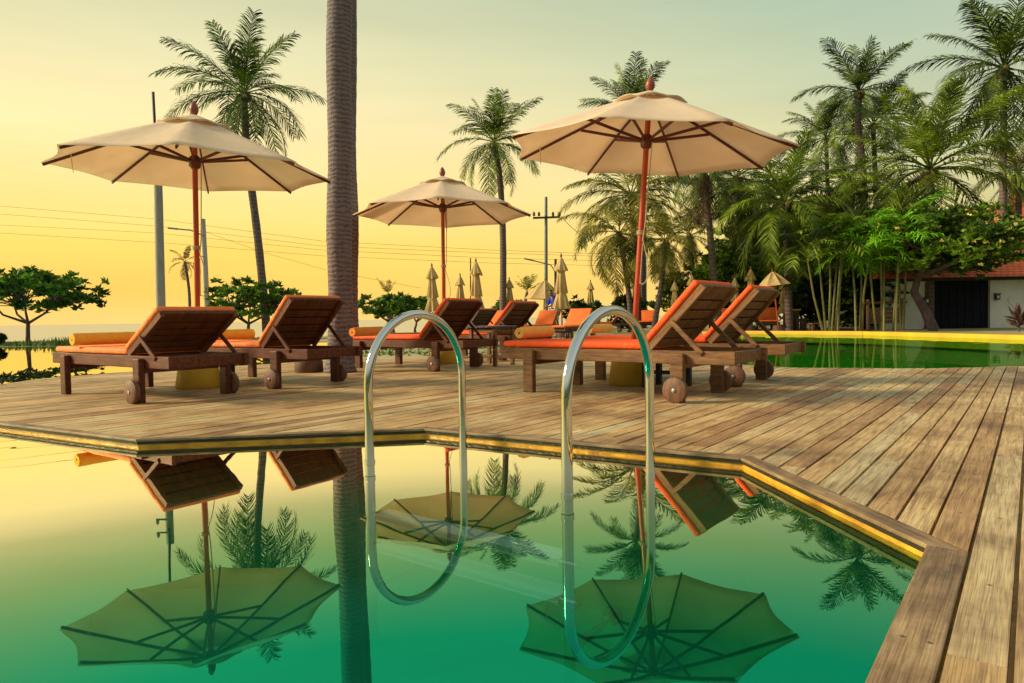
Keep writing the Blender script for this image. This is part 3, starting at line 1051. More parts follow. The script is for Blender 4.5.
def palm(name, label, path, rad0, rad1, L, nf, seed, leaf='frond', up=.5, droop=1.5, hang=.8, group='coconut palms behind the loungers', bark='bark', elev=(-.75, 1.35), dead=0, nuts=True, nleaf=50, ll=.27, lw=.022, azb=None, big=False):
    r = random.Random(seed)
    base = Vector(path[0])
    t = thing(name, label, 'palm tree', base, 0, group)
    # smooth trunk path
    P = [Vector(p) - base for p in path]
    def cat(ps, m):
        out = []
        for i in range(len(ps) - 1):
            p0, p1, p2, p3 = ps[max(i - 1, 0)], ps[i], ps[i + 1], ps[min(i + 2, len(ps) - 1)]
            for k in range(m):
                u = k / m
                out.append(.5 * ((2 * p1) + (p2 - p0) * u + (2 * p0 - 5 * p1 + 4 * p2 - p3) * u * u + (3 * p1 - p0 - 3 * p2 + p3) * u ** 3))
        out.append(ps[-1])
        return out
    tp = cat(P, (60 if big else 14) // max(1, (len(P) - 1)) * (2 if big else 2))
    m = len(tp)
    rads = []
    for i in range(m):
        u = i / (m - 1)
        q = rad0 + (rad1 - rad0) * u
        q += rad0 * .45 * max(0, 1 - u * (14 if big else 9)) ** 2
        q *= 1 + ((.012 if i % 2 else -.008) if big else (.035 if i % 2 else -.025))
        if big:
            q *= 1 + .02 * math.sin(u * 37 + seed) + r.uniform(-.012, .012)
            tp[i] = tp[i] + Vector((.010 * math.sin(u * 23 + seed), .01 * math.cos(u * 19), 0)) * min(1, u * 20)
        rads.append(q)
    mb = MB(); mb.tube(tp, rads, 22 if big else 10)
    mb.build('trunk', M[bark], t, True)
    c = P[-1]
    mb = MB()
    for i in range(nf):
        u = (i + .5) / nf
        el = elev[1] + (elev[0] - elev[1]) * (u ** 1.0) + r.uniform(-.12, .12)
        az = i * 2.39996 + r.uniform(-.25, .25)
        if azb is not None:
            az += azb * math.sin(az)
        dr = droop * (.22 + .78 * min(1, max(0, (1.45 - el) / 1.5))) * r.uniform(.8, 1.15)
        frond(mb, c + Vector((0, 0, r.uniform(-.05, .12) * L * .2)), az, el, L * r.uniform(.88, 1.08) * (.82 if el > 1.05 else 1), dr, nleaf, lw, ll, r, hang)
    cr_ = mb.build('crown', M[leaf], t)
    if dead:
        mb = MB()
        for i in range(dead):
            frond(mb, c - Vector((0, 0, .1)), r.uniform(0, 6.28), r.uniform(-1.25, -.6), L * r.uniform(.75, 1.0), .7, 22, lw, ll * .9, r, .9)
        mb.build('dead_fronds', M['frond_dead'], t)
    if nuts:
        mb = MB()
        for i in range(7):
            a_ = r.uniform(0, 6.28)
            q = c + Vector((math.sin(a_) * L * .06, math.cos(a_) * L * .06, -L * r.uniform(.02, .09)))
            k = L * .034
            mb.lathe([(k * .2, -k), (k * .8, -k * .6), (k, 0), (k * .8, k * .6), (k * .2, k)], 8, q)
        mb.build('coconut_cluster', M['coconut'], t, True)
    return t


GZ = -.032


def gpt(px, d, z=GZ):
    r_ = ray(px, 330)
    return Vector((r_.x / r_.y * d, d, z))


def px_palm(label, d, pts, wpx, rpx, nf, seed, **kw):
    """pts: photo points of the trunk from low to high at distance d; trunk continued to the ground"""
    path = [ad(x, y, d) for x, y in pts]
    b = path[0].copy(); b.z = GZ
    if path[0].z > GZ + .15:
        path = [b] + path
    else:
        path[0].z = GZ
    rad = wpx / 680 * d / 2
    L = rpx / 680 * d * 1.12
    return palm(kw.pop('name', 'coconut_palm'), label, path, rad, rad * .72, L, nf, seed, **kw)


# the thick trunk on the deck and its thinner neighbour
b1 = at(340, 372)
top1 = ad(339.5, 0, b1.y)
dirv = (top1 - b1) / top1.z
palm('coconut_palm', 'thick grey ringed palm trunk rising from the deck out of the picture', [b1, b1 + dirv * 2.2, b1 + dirv * 4.6, b1 + dirv * 9.2], .140, .140, 3.2, 26, 11, big=True, bark='bark_big', group='palms on the deck')
b2 = ad(349, 350, 9.4); b2.z = 0
top2 = ad(347, 0, 9.4); dv = (top2 - b2) / top2.z
palm('coconut_palm', 'thinner palm trunk standing right behind the thick ringed trunk', [b2, b2 + dv * 3, b2 + dv * 10], .135, .11, 3.0, 24, 12, big=True, bark='bark_big', group='palms on the deck')

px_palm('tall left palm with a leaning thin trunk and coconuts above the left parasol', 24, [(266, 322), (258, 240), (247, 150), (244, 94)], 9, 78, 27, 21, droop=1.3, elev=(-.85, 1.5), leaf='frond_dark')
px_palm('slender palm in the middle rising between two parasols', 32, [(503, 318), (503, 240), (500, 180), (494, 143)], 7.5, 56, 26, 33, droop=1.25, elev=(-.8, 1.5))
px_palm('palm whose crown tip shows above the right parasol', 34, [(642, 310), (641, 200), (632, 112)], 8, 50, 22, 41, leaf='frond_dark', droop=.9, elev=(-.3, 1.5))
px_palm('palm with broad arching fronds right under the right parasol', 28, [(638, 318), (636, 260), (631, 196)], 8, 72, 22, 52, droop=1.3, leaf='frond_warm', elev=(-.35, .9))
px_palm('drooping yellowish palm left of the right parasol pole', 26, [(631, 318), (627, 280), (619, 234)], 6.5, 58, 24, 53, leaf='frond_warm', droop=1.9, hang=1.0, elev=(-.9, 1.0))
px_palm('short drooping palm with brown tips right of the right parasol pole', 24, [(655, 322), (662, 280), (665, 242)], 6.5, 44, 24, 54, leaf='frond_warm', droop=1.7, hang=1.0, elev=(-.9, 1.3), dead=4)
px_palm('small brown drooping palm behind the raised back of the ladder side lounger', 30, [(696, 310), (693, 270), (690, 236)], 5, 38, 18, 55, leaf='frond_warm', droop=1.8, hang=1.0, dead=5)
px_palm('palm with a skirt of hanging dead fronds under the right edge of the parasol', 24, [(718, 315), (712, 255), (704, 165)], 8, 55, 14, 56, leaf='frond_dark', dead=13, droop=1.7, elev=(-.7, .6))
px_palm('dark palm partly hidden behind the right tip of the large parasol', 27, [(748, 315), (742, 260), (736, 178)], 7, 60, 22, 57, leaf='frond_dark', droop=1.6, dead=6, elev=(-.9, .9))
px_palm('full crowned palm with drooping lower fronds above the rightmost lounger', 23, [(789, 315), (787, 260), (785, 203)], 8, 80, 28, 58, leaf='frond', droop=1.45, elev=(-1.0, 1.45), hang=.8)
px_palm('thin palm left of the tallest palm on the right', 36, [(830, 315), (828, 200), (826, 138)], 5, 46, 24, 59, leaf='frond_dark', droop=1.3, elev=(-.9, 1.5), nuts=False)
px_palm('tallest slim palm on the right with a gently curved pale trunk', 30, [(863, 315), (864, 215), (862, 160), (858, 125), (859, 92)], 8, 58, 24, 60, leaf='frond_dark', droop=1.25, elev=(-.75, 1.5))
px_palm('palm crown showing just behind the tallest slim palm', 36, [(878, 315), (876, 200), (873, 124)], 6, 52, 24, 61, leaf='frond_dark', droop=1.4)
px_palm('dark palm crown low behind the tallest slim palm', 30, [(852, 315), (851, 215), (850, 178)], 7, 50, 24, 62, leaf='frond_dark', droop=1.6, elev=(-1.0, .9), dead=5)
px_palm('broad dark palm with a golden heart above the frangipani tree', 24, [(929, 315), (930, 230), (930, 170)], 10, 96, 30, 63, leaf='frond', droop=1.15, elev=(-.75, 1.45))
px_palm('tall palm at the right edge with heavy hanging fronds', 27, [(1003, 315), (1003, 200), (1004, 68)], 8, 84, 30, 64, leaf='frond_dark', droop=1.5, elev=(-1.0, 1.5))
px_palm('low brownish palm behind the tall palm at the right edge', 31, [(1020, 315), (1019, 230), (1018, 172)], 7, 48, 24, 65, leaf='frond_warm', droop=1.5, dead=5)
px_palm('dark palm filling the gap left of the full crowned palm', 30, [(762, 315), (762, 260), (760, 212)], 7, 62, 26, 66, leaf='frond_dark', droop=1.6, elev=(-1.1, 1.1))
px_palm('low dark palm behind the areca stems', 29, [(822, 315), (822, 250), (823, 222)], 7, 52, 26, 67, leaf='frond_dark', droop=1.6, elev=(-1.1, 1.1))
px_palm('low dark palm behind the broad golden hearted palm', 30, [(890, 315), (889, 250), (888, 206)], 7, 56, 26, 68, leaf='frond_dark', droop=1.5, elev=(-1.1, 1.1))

px_palm('small withered palm beside the left parasol pole', 30, [(190, 318), (189, 290), (185, 262)], 3.5, 20, 12, 71, leaf='frond_dead', droop=1.6, elev=(-1.0, 1.4), nuts=False, nleaf=18, lw=.05)
px_palm('young palm with a few upright fronds behind the middle closed parasols', 30, [(525, 306), (527, 292)], 4, 20, 7, 72, leaf='frond', droop=.5, elev=(.5, 1.4), nuts=False, nleaf=16, lw=.055)
px_palm('young palm with upright fronds above the bush right of the thick trunk', 32, [(389, 306), (388, 294)], 6, 17, 6, 73, leaf='frond_warm', droop=.4, elev=(.7, 1.4), nuts=False, nleaf=16, lw=.055)


# ------------------------------------------------------------------ broadleaf trees and shrubs
def leaf_at(mb, p, d, L, W, r):
    d = d.normalized()
    s = d.cross(Vector((r.uniform(-1, 1), r.uniform(-1, 1), r.uniform(-1, 1))))
    if s.length < .05:
        s = d.orthogonal()
    s.normalize()
    nn = s.cross(d)
    q = p + d * L * .5
    mb.add([p, q + s * W * .5 + nn * W * .16, p + d * L - nn * L * .12, q - s * W * .5 + nn * W * .16], [(0, 1, 2, 3)])


def rosette(mb, p, n, L, W, r, up=.4):
    for i in range(n):
        a_ = r.uniform(0, 6.28); e = r.uniform(-.5, 1.1) * .8 + up * .4
        leaf_at(mb, p, Vector((math.cos(a_) * math.cos(e), math.sin(a_) * math.cos(e), math.sin(e))), L * r.uniform(.7, 1.15), W, r)


def broad_tree(name, label, cat, base, centre, radii, seed, n_clump, n_leaf, L, W, trunk_r, leaf='leaf', fork=.35, group=None, flowers=0, lower=-.35, trunk_pts=None, spread=.06, branches=16):
    r = random.Random(seed)
    base = Vector(base)
    t = thing(name, label, cat, base, 0, group)
    c = Vector(centre) - base
    rx, ry, rz = radii
    f0 = Vector((c.x * .3, c.y * .3, (c.z - rz * .6) * fork * 1.6))
    tips = []
    for i in range(n_clump):
        for _ in range(30):
            v = Vector((r.uniform(-1, 1), r.uniform(-1, 1), r.uniform(lower, 1)))
            if .35 < v.length < 1:
                break
        bump = 1 + .15 * math.sin(v.x * 5 + seed) * math.cos(v.y * 4 + seed * 2)
        tips.append(c + Vector((v.x * rx, v.y * ry, v.z * rz)) * bump)
    mb = MB()
    if trunk_pts:
        tp = [Vector(p) - base for p in trunk_pts]
        f0 = tp[-1]
        mb.tube(tp, [trunk_r * (1.25 - .55 * i / (len(tp) - 1)) for i in range(len(tp))], 10)
    else:
        mb.tube([(0, 0, 0), f0 * .35 + Vector((r.uniform(-.04, .04), 0, 0)), f0 * .7, f0], [trunk_r * 1.35, trunk_r, trunk_r * .92, trunk_r * .85], 9)
    limbs = []
    for i in range(5):
        a_ = i * 1.2566 + r.uniform(-.3, .3)
        e = c + Vector((math.cos(a_) * rx * .5, math.sin(a_) * ry * .5, -rz * .35 + r.uniform(-.1, .15) * rz))
        m_ = f0.lerp(e, .5) + Vector((math.cos(a_) * rx * .10, math.sin(a_) * ry * .10, -rz * .08))
        mb.tube([f0, m_, e], [trunk_r * .7, trunk_r * .5, trunk_r * .34], 7)
        limbs.append((m_, e))
    for i, q in enumerate(tips):
        m_, e = min(limbs, key=lambda l: (l[1] - q).length)
        s = e if r.random() < .6 else m_.lerp(e, .7)
        mid = s.lerp(q, .5) + Vector((r.uniform(-1, 1) * rx * .06, r.uniform(-1, 1) * ry * .06, -rz * .05))
        mb.tube([s, mid, q], [trunk_r * .3, trunk_r * .2, trunk_r * .1], 5)
    mb.build('trunk', M['bark_tree'], t, True)
    mb = MB()
    sp = spread * (rx + rz)
    for q in tips:
        k = max(1, n_leaf // 14)
        for _ in range(k):
            p = q + Vector((r.gauss(0, sp), r.gauss(0, sp), r.gauss(0, sp * .6)))
            rosette(mb, p, 14, L, W, r)
    mb.build('crown', M[leaf], t)
    if flowers:
        mb = MB()
        for _ in range(flowers):
            q = r.choice(tips)
            p = q + Vector((r.gauss(0, sp), r.gauss(0, sp) - .15, r.gauss(0, sp * .6) + .05))
            rosette(mb, p, 6, .10, .08, r)
        mb.build('blossom', M['flower'], t)
    return t


def px_tree(label, d, base_px, x0, x1, y0, y1, seed, n_clump, n_leaf, Lpx=5.5, name='frangipani_tree', cat='tree', tr=3, **kw):
    b = gpt(base_px, d)
    c = ad((x0 + x1) / 2, (y0 + y1) / 2, d)
    s = d / 680
    rx = (x1 - x0) / 2 * s * .90; rz = (y1 - y0) / 2 * s * .9
    return broad_tree(name, label, cat, b, c, (rx, kw.pop('ry', rx), rz), seed, n_clump, n_leaf, Lpx * s, Lpx * s * .42, tr * s, **kw)


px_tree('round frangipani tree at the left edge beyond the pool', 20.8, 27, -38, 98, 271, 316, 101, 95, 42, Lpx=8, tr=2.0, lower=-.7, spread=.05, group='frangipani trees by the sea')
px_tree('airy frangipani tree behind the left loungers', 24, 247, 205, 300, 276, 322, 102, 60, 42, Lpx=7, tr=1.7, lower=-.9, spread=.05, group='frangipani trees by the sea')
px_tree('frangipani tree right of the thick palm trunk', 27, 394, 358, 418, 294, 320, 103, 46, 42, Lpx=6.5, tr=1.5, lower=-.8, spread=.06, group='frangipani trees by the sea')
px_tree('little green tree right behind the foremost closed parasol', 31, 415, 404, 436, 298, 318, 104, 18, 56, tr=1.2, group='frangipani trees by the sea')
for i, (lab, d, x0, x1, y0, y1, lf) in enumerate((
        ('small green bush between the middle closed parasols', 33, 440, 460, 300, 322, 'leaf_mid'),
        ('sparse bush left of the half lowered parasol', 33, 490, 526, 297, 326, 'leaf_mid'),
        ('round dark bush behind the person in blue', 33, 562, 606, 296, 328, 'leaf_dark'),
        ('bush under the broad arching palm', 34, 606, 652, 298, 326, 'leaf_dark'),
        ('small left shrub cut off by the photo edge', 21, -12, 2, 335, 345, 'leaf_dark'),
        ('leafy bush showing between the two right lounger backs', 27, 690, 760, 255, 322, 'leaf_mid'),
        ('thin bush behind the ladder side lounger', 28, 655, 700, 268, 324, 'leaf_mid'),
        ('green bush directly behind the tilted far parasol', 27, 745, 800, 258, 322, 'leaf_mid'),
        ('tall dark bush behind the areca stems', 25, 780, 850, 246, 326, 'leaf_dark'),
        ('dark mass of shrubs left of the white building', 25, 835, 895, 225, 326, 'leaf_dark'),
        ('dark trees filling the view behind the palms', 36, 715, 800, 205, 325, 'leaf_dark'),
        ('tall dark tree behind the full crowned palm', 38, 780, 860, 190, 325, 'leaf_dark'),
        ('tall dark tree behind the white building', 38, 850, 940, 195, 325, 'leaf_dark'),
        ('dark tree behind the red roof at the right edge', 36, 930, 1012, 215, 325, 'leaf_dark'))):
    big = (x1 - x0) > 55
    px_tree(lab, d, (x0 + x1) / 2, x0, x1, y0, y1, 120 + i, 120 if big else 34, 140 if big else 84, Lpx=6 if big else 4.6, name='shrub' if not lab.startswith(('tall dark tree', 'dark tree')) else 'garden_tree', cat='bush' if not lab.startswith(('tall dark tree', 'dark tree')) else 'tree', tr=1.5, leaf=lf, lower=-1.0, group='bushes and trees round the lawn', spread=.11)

# big frangipani on the right
d = 21.5
px_tree('spreading frangipani tree with yellow blossoms and a bent trunk before the white building', d, 934, 868, 1022, 206, 276, 140, 190, 84, Lpx=7, tr=4.2, leaf='leaf_mid', flowers=330, lower=-.9,
        trunk_pts=[gpt(934, d), ad(926, 312, d), ad(914, 292, d), ad(919, 275, d)], group='frangipani trees by the building')


# areca palms with bamboo like stems
def areca(label, d, base, tips, seed, L_px, nf=5, leaf='frond_bright'):
    r = random.Random(seed)
    b = gpt(base, d, .0)
    t = thing('areca_palm', label, 'palm tree', b, 0, 'areca palms along the pool')
    s = d / 680
    mbc = MB()
    for i, (bx, tx_, ty_) in enumerate(tips):
        p0 = gpt(bx, d + r.uniform(-.3, .3), .0) - b
        p1 = ad(tx_, ty_, d + r.uniform(-.4, .4)) - b
        mid = p0.lerp(p1, .5) + Vector((r.uniform(-.06, .06), r.uniform(-.06, .06), 0))
        mb = MB(); mb.tube([p0, p0.lerp(mid, .5), mid, mid.lerp(p1, .5), p1], [1.25 * s, 1.1 * s, 1.05 * s, 1.0 * s, .8 * s], 8)
        mb.build('stem', M['cane'], t, True)
        for k in range(nf):
            el = r.uniform(.15, 1.45)
            frond(mbc, p1, k * 2.4 + r.uniform(-.4, .4), el, L_px * s * r.uniform(.75, 1.1), r.uniform(1.1, 1.9), 12, .075, .36, r, .7)
    mbc.build('crown', M[leaf], t)
    return t


areca('left clump of tall areca stems growing behind the yellow coping', 21.5, 834,
      [(823, 808, 262), (829, 830, 242), (832, 838, 250), (835, 842, 244), (838, 846, 238), (826, 818, 250)], 201, 46, 8, 'frond')
areca('right clump of bright green areca palms in front of the white wall', 21.0, 884,
      [(876, 866, 236), (882, 880, 250), (884, 884, 258), (893, 902, 230), (896, 899, 248)], 202, 46, 9)
areca('bright young areca with wide leaves between the two stem clumps', 21.3, 858, [(856, 852, 258), (860, 860, 246), (862, 868, 262)], 203, 42, 8)
areca('tall green areca growing through the frangipani crown', 21.8, 904, [(903, 906, 224), (901, 896, 236)], 204, 46, 9)

# cordyline by the wall
r_ = random.Random(5)
b = gpt(1019, 19.5, .0)
t = thing('cordyline', 'purple leaved plant at the foot of the white wall, right edge', 'plant', b)
mb = MB()
for i in range(46):
    a_ = r_.uniform(0, 6.28); e = r_.uniform(.15, 1.4)
    leaf_at(mb, Vector((0, 0, r_.uniform(.05, .35))), Vector((math.cos(a_) * math.cos(e), math.sin(a_) * math.cos(e), math.sin(e))), r_.uniform(.35, .6), .09, r_)
mb.build('leaves', M['cordyline'], t)
mb = MB(); mb.tube([(0, 0, -.03), (0, 0, .35)], .03, 6); mb.build('stem', M['bark_tree'], t)

# low plants at the left deck edge and grass strip by the sea wall
for i, (px, py) in enumerate(((-14, 388), (2, 383), (17, 381), (34, 379), (50, 377), (63, 374), (76, 373), (86, 371))):
    p = at(px, py, -.03)
    r_ = random.Random(300 + i)
    lab = ('dark leafy border plant at the left photo edge beside the deck', 'second border plant from the left photo edge by the deck', 'third border plant from the left photo edge by the deck', 'border plant below the frangipani trunk, by the deck',
           'border plant left of the leftmost lounger leg', 'border plant right behind the front leg of the leftmost lounger', 'border plant seen just under the rail of the leftmost lounger', 'last border plant under the rail of the leftmost lounger')[i]
    o = thing('border_plant', lab, 'plant', p, 0, 'low plants along the left deck edge')
    mb = MB()
    for k in range(16):
        q = Vector((r_.uniform(-.12, .12), r_.uniform(-.08, .12), r_.uniform(.0, .07)))
        rosette(mb, q, 7, .075, .034, r_)
    mb.build('leaves', M['leaf_dark'], o)
    mb = MB(); mb.tube([(0, 0, -.9), (0, 0, .05)], .012, 6); mb.build('stem', M['bark_tree'], o)
r_ = random.Random(9)
mb = MB()
for i in range(5200):
    x = r_.uniform(-30, -7) if i % 4 else r_.uniform(-6, 1.5)
    y_ = r_.uniform(20.3, 22.4) if i % 4 else r_.choice((r_.uniform(11.6, 13), r_.uniform(13.8, 14.6), r_.uniform(16, 20)))
    if i % 4 == 0 and x < -3.2 - (y_ - 9.4) * .13:
        continue
    h = r_.uniform(.06, .22) * (.35 if i % 4 == 0 else 1) * (1.3 if math.sin(x * 1.7) > .2 else .8)
    a_ = r_.uniform(0, 6.28)
    p = Vector((x, y_, GZ)); s = Vector((math.cos(a_), math.sin(a_), 0)) * .03
    mb.add([p - s, p + s, p + Vector((r_.uniform(-.08, .08), r_.uniform(-.08, .08), h))], [(0, 1, 2)])
o = mb.build('grass', M['grass']); tag(o, 'green grass strip along the far pool edge by the sea', 'grass', None, 'stuff')

mb = MB(); mb.prism([(-90, 22.4), (-8, 22.6), (-8, 22.9), (-90, 22.7)], -1.5, .06)
tag(mb.build('sea_wall', M['stone'], bevel=.02), 'low grey stone wall along the sea on the left', 'wall')


# ------------------------------------------------------------------ closed parasols and far loungers
def closed_parasol_tree(seed):
    r = random.Random(seed)
    t = thing('closed_parasol', 'x', 'parasol')
    mb = MB(); mb.tube([(0, 0, 0), (0, 0, 2.42)], .025, 8); mb.build('pole', M['pole_red'], t, True)
    def skirt(z0, z1, r0, r1, n=40, fl=.28, rows=9):
        vs, fs = [], []
        for i in range(rows + 1):
            u = i / rows
            for k in range(n):
                a_ = 2 * math.pi * k / n
                q = (r0 + (r1 - r0) * (u ** .8)) * (1 + fl * u * math.sin(8 * a_ + seed) + .10 * u * math.sin(3 * a_ + seed * 2))
                vs.append((q * math.cos(a_), q * math.sin(a_), z0 + (z1 - z0) * u + .03 * u * math.sin(5 * a_ + seed)))
        for i in range(rows):
            for k in range(n):
                fs.append((i * n + k, (i + 1) * n + k, (i + 1) * n + (k + 1) % n, i * n + (k + 1) % n))
        return vs, fs
    mb = MB(); mb.add(*skirt(2.28, 1.35, .06, .17)); mb.add(*skirt(1.36, .88, .13, .23, fl=.34)); mb.build('folded_canopy', M['canvas_far'], t, True)
    mb = MB(); mb.add(*skirt(2.44, 2.02, .02, .20, fl=.16, rows=6)); mb.build('vent_cap', M['canvas_far'], t, True)
    mb = MB(); mb.lathe([(.01, 2.40), (.035, 2.45), (.03, 2.50), (.005, 2.56)], 10); mb.build('finial', M['finial'], t, True)
    mb = MB(); mb.lathe([(.22, 0), (.16, .25), (.03, .26)], 16); mb.build('weight', M['base_brown'], t, True)
    return t


protos = [closed_parasol_tree(k) for k in range(3)]
used = [False] * 3
closed = [
    (433, 262, 'closed beige parasol just left of the middle parasol pole'),
    (461, 272, 'smaller closed beige parasol right of the middle parasol pole'),
    (477, 257, 'broad closed beige parasol above the raised orange lounger back'),
    (510, 276, 'thin closed beige parasol right of the slender middle palm'),
    (562, 252, 'tall closed parasol right beside the person in blue'),
    (591, 279, 'closed parasol over the round dark bush'),
    (617, 281, 'thin closed parasol left of the drooping palm trunk'),
    (634, 277, 'closed parasol overlapping the trunk left of the red pole'),
    (675, 279, 'closed pale parasol among the drooping palms right of the red pole'),
    (692, 272, 'closed pale parasol peeking over the ladder side lounger back'),
    (735, 275, 'closed pale parasol between the two right lounger backs'),
    (751, 266, 'larger closed pale parasol above the rightmost lounger back'),
    (784, 283, 'short closed parasol beside the dark wooden counter'),
]
for i, (px, ty, lab) in enumerate(closed):
    hz = 341.5 - Y0 + ROLL * (px - 512)
    d = (2.56 - H) * F / (hz - ty)
    d0 = d
    if px in (675, 692, 735, 751):
        d = 23.4
    if px == 784:
        d = 23.6
    k = i % 3
    o = protos[k] if not used[k] else copy_tree(protos[k])
    used[k] = True
    o.location = gpt(px, d); o.rotation_euler = (0, 0, i * .7)
    if px == 784:
        o.scale = (.8, .8, .72)
    if px in (675, 692, 735, 751):
        o.scale = (d / d0 * 1.05,) * 2 + ((ad(px, ty, d).z - GZ) / 2.56,)
    o['label'] = lab; o['group'] = 'closed parasols on the lawn'


def half_parasol(label, px, d, apex_y, width, drop, tilt):
    t = thing('open_parasol', label, 'parasol', gpt(px, d), 0, 'half lowered parasols on the lawn')
    za = ad(px, apex_y, d).z - GZ
    mb = MB(); mb.tube([(0, 0, 0), (0, 0, za - .03)], .025, 8); mb.build('pole', M['pole_red'], t, True)
    vs, fs = canopy_mesh(width, za - drop, za, scallop=.03, inner=.03, sag=.12, nr=6, na=6, bow=.25)
    mb = MB(); mb.add(vs, fs); c = mb.build('canopy', M['canvas_far'], t, True)
    c.location = (0, 0, 0)
    mb = MB(); mb.lathe([(.01, za - .02), (.03, za + .02), (.004, za + .10)], 8); mb.build('finial', M['finial'], t, True)
    mb = MB(); mb.lathe([(.22, 0), (.16, .25), (.03, .26)], 16); mb.build('weight', M['base_brown'], t, True)
    t.rotation_euler = (0, tilt, 0)


half_parasol('half lowered beige parasol left of the person in blue', 543, 29, 280, .84, .82, R(3))
half_parasol('half lowered tilted parasol above the dark wooden counter', 779, 22.2, 271, .55, .46, R(-6))


def far_lounger(label, px, d, rz, group='orange loungers on the lawn', proto=[]):
    if not proto:
        t = make_lounger(label, 0, 0, 0, R(48), M['teak_dark'], M['far_cushion'], group)
        proto.append(t)
    else:
        t = copy_tree(proto[0])
    p = gpt(px, d)
    c, s = math.cos(rz), math.sin(rz)
    # px marks the middle of the raised back
    off = Vector((c * 1.55 - s * LW / 2, s * 1.55 + c * LW / 2, 0))
    t.location = p - off; t.rotation_euler = (0, 0, rz)
    t['label'] = label; t['group'] = group


far_lounger('orange lounger back facing the viewer left of the table', 496, 20.5, R(62))
far_lounger('brown back of a far lounger between the two middle loungers', 481, 15.5, R(-40))
far_lounger('orange lounger back below the half lowered parasol', 547, 22.0, R(62))
far_lounger('orange lounger back right of the person in blue', 579, 18.5, R(60))
far_lounger('low far lounger seen through the right ladder hoop', 618, 26, R(-10))
far_lounger('orange far lounger just right of the red parasol pole', 649, 29, R(75))
far_lounger('far orange lounger beyond the right pool, under the tilted parasol', 768, 24.5, R(70))
far_lounger('far orange lounger beyond the gap between the two right loungers', 728, 24.5, R(60))

# low far seating seen past the middle lounger
t = thing('bench', 'long low wooden bench beyond the middle lounger on the lawn', 'bench', gpt(410, 15.0))
mb = MB()
for k in range(4):
    mb.box((0, (k - 1.5) * .11, .32), (2.0, .10, .03))
mb.build('seat', M['teak_pale'], t)
for s in (-.85, .85):
    mb = MB(); mb.box((s, 0, .155), (.06, .38, .31)); mb.build('leg', M['teak_dark'], t)

# ------------------------------------------------------------------ person
pd_ = 26.0
pp = gpt(555.5, pd_)
per = thing('person', 'person in a bright blue shirt bending slightly, beside the tall closed parasol', 'person', pp, R(25))
J = {'pelvis': (0, 0, .88), 'waist': (0, .03, 1.02), 'chest': (-.04, .05, 1.24), 'neck': (-.10, .05, 1.42), 'chin': (-.14, .05, 1.47), 'head': (-.17, .05, 1.56), 'crown': (-.18, .05, 1.64),
     'shL': (-.07, .21, 1.36), 'elL': (-.16, .28, 1.10), 'wrL': (-.32, .22, .98), 'haL': (-.38, .20, .95), 'shR': (-.07, -.12, 1.36), 'elR': (-.15, -.19, 1.10), 'wrR': (-.34, -.15, 1.02), 'haR': (-.40, -.13, .99),
     'hiL': (0, .10, .84), 'knL': (-.03, .12, .46), 'anL': (.03, .13, .08), 'toL': (-.14, .15, .03), 'hiR': (0, -.08, .84), 'knR': (.02, -.10, .46), 'anR': (.10, -.11, .08), 'toR': (-.06, -.13, .03)}
RAD = {'pelvis': .14, 'waist': .125, 'chest': .145, 'neck': .055, 'chin': .07, 'head': .095, 'crown': .06, 'shL': .06, 'shR': .06, 'elL': .042, 'elR': .042, 'wrL': .03, 'wrR': .03, 'haL': .035, 'haR': .035,
       'hiL': .085, 'hiR': .085, 'knL': .058, 'knR': .058, 'anL': .04, 'anR': .04, 'toL': .035, 'toR': .035}
ED = [('pelvis', 'waist'), ('waist', 'chest'), ('chest', 'neck'), ('neck', 'chin'), ('chin', 'head'), ('head', 'crown'), ('chest', 'shL'), ('shL', 'elL'), ('elL', 'wrL'), ('wrL', 'haL'), ('chest', 'shR'), ('shR', 'elR'), ('elR', 'wrR'), ('wrR', 'haR'),
      ('pelvis', 'hiL'), ('hiL', 'knL'), ('knL', 'anL'), ('anL', 'toL'), ('pelvis', 'hiR'), ('hiR', 'knR'), ('knR', 'anR'), ('anR', 'toR')]


def skin_mesh(name, keys, edges, rads, m, parent, grow=0.0):
    me = bpy.data.meshes.new(name)
    me.from_pydata([J[k] for k in keys], [], [(keys.index(a), keys.index(b)) for a, b in edges])
    me.materials.append(m)
    o = bpy.data.objects.new(name, me); COL.objects.link(o); o.parent = parent
    md = o.modifiers.new('skin', 'SKIN')
    if not me.skin_vertices:
        me.attributes.new('skin', 'FLOAT', 'POINT') if False else None
    bpy.context.view_layer.objects.active = o
    if me.skin_vertices:
        for i, k in enumerate(keys):
            q = rads[k] + grow
            me.skin_vertices[0].data[i].radius = (q, q)
            me.skin_vertices[0].data[i].use_root = (i == 0)
    o.modifiers.new('smooth', 'SUBSURF').render_levels = 2
    me.polygons.foreach_set('use_smooth', [True] * len(me.polygons))
    return o


ks = list(J)
skin_mesh('body', ks, ED, RAD, M['skin'], per)
skin_mesh('shirt', ['chest', 'waist', 'pelvis', 'shL', 'elL', 'shR', 'elR'], [('pelvis', 'waist'), ('waist', 'chest'), ('chest', 'shL'), ('shL', 'elL'), ('chest', 'shR'), ('shR', 'elR')], RAD, M['shirt'], per, .03)
skin_mesh('shorts', ['pelvis', 'hiL', 'knL', 'hiR', 'knR'], [('pelvis', 'hiL'), ('hiL', 'knL'), ('pelvis', 'hiR'), ('hiR', 'knR')], RAD, M['shorts'], per, .022)
skin_mesh('hair', ['head', 'crown'], [('head', 'crown')], {'head': .085, 'crown': .075}, M['hair'], per, .018).location = (.025, 0, .03)


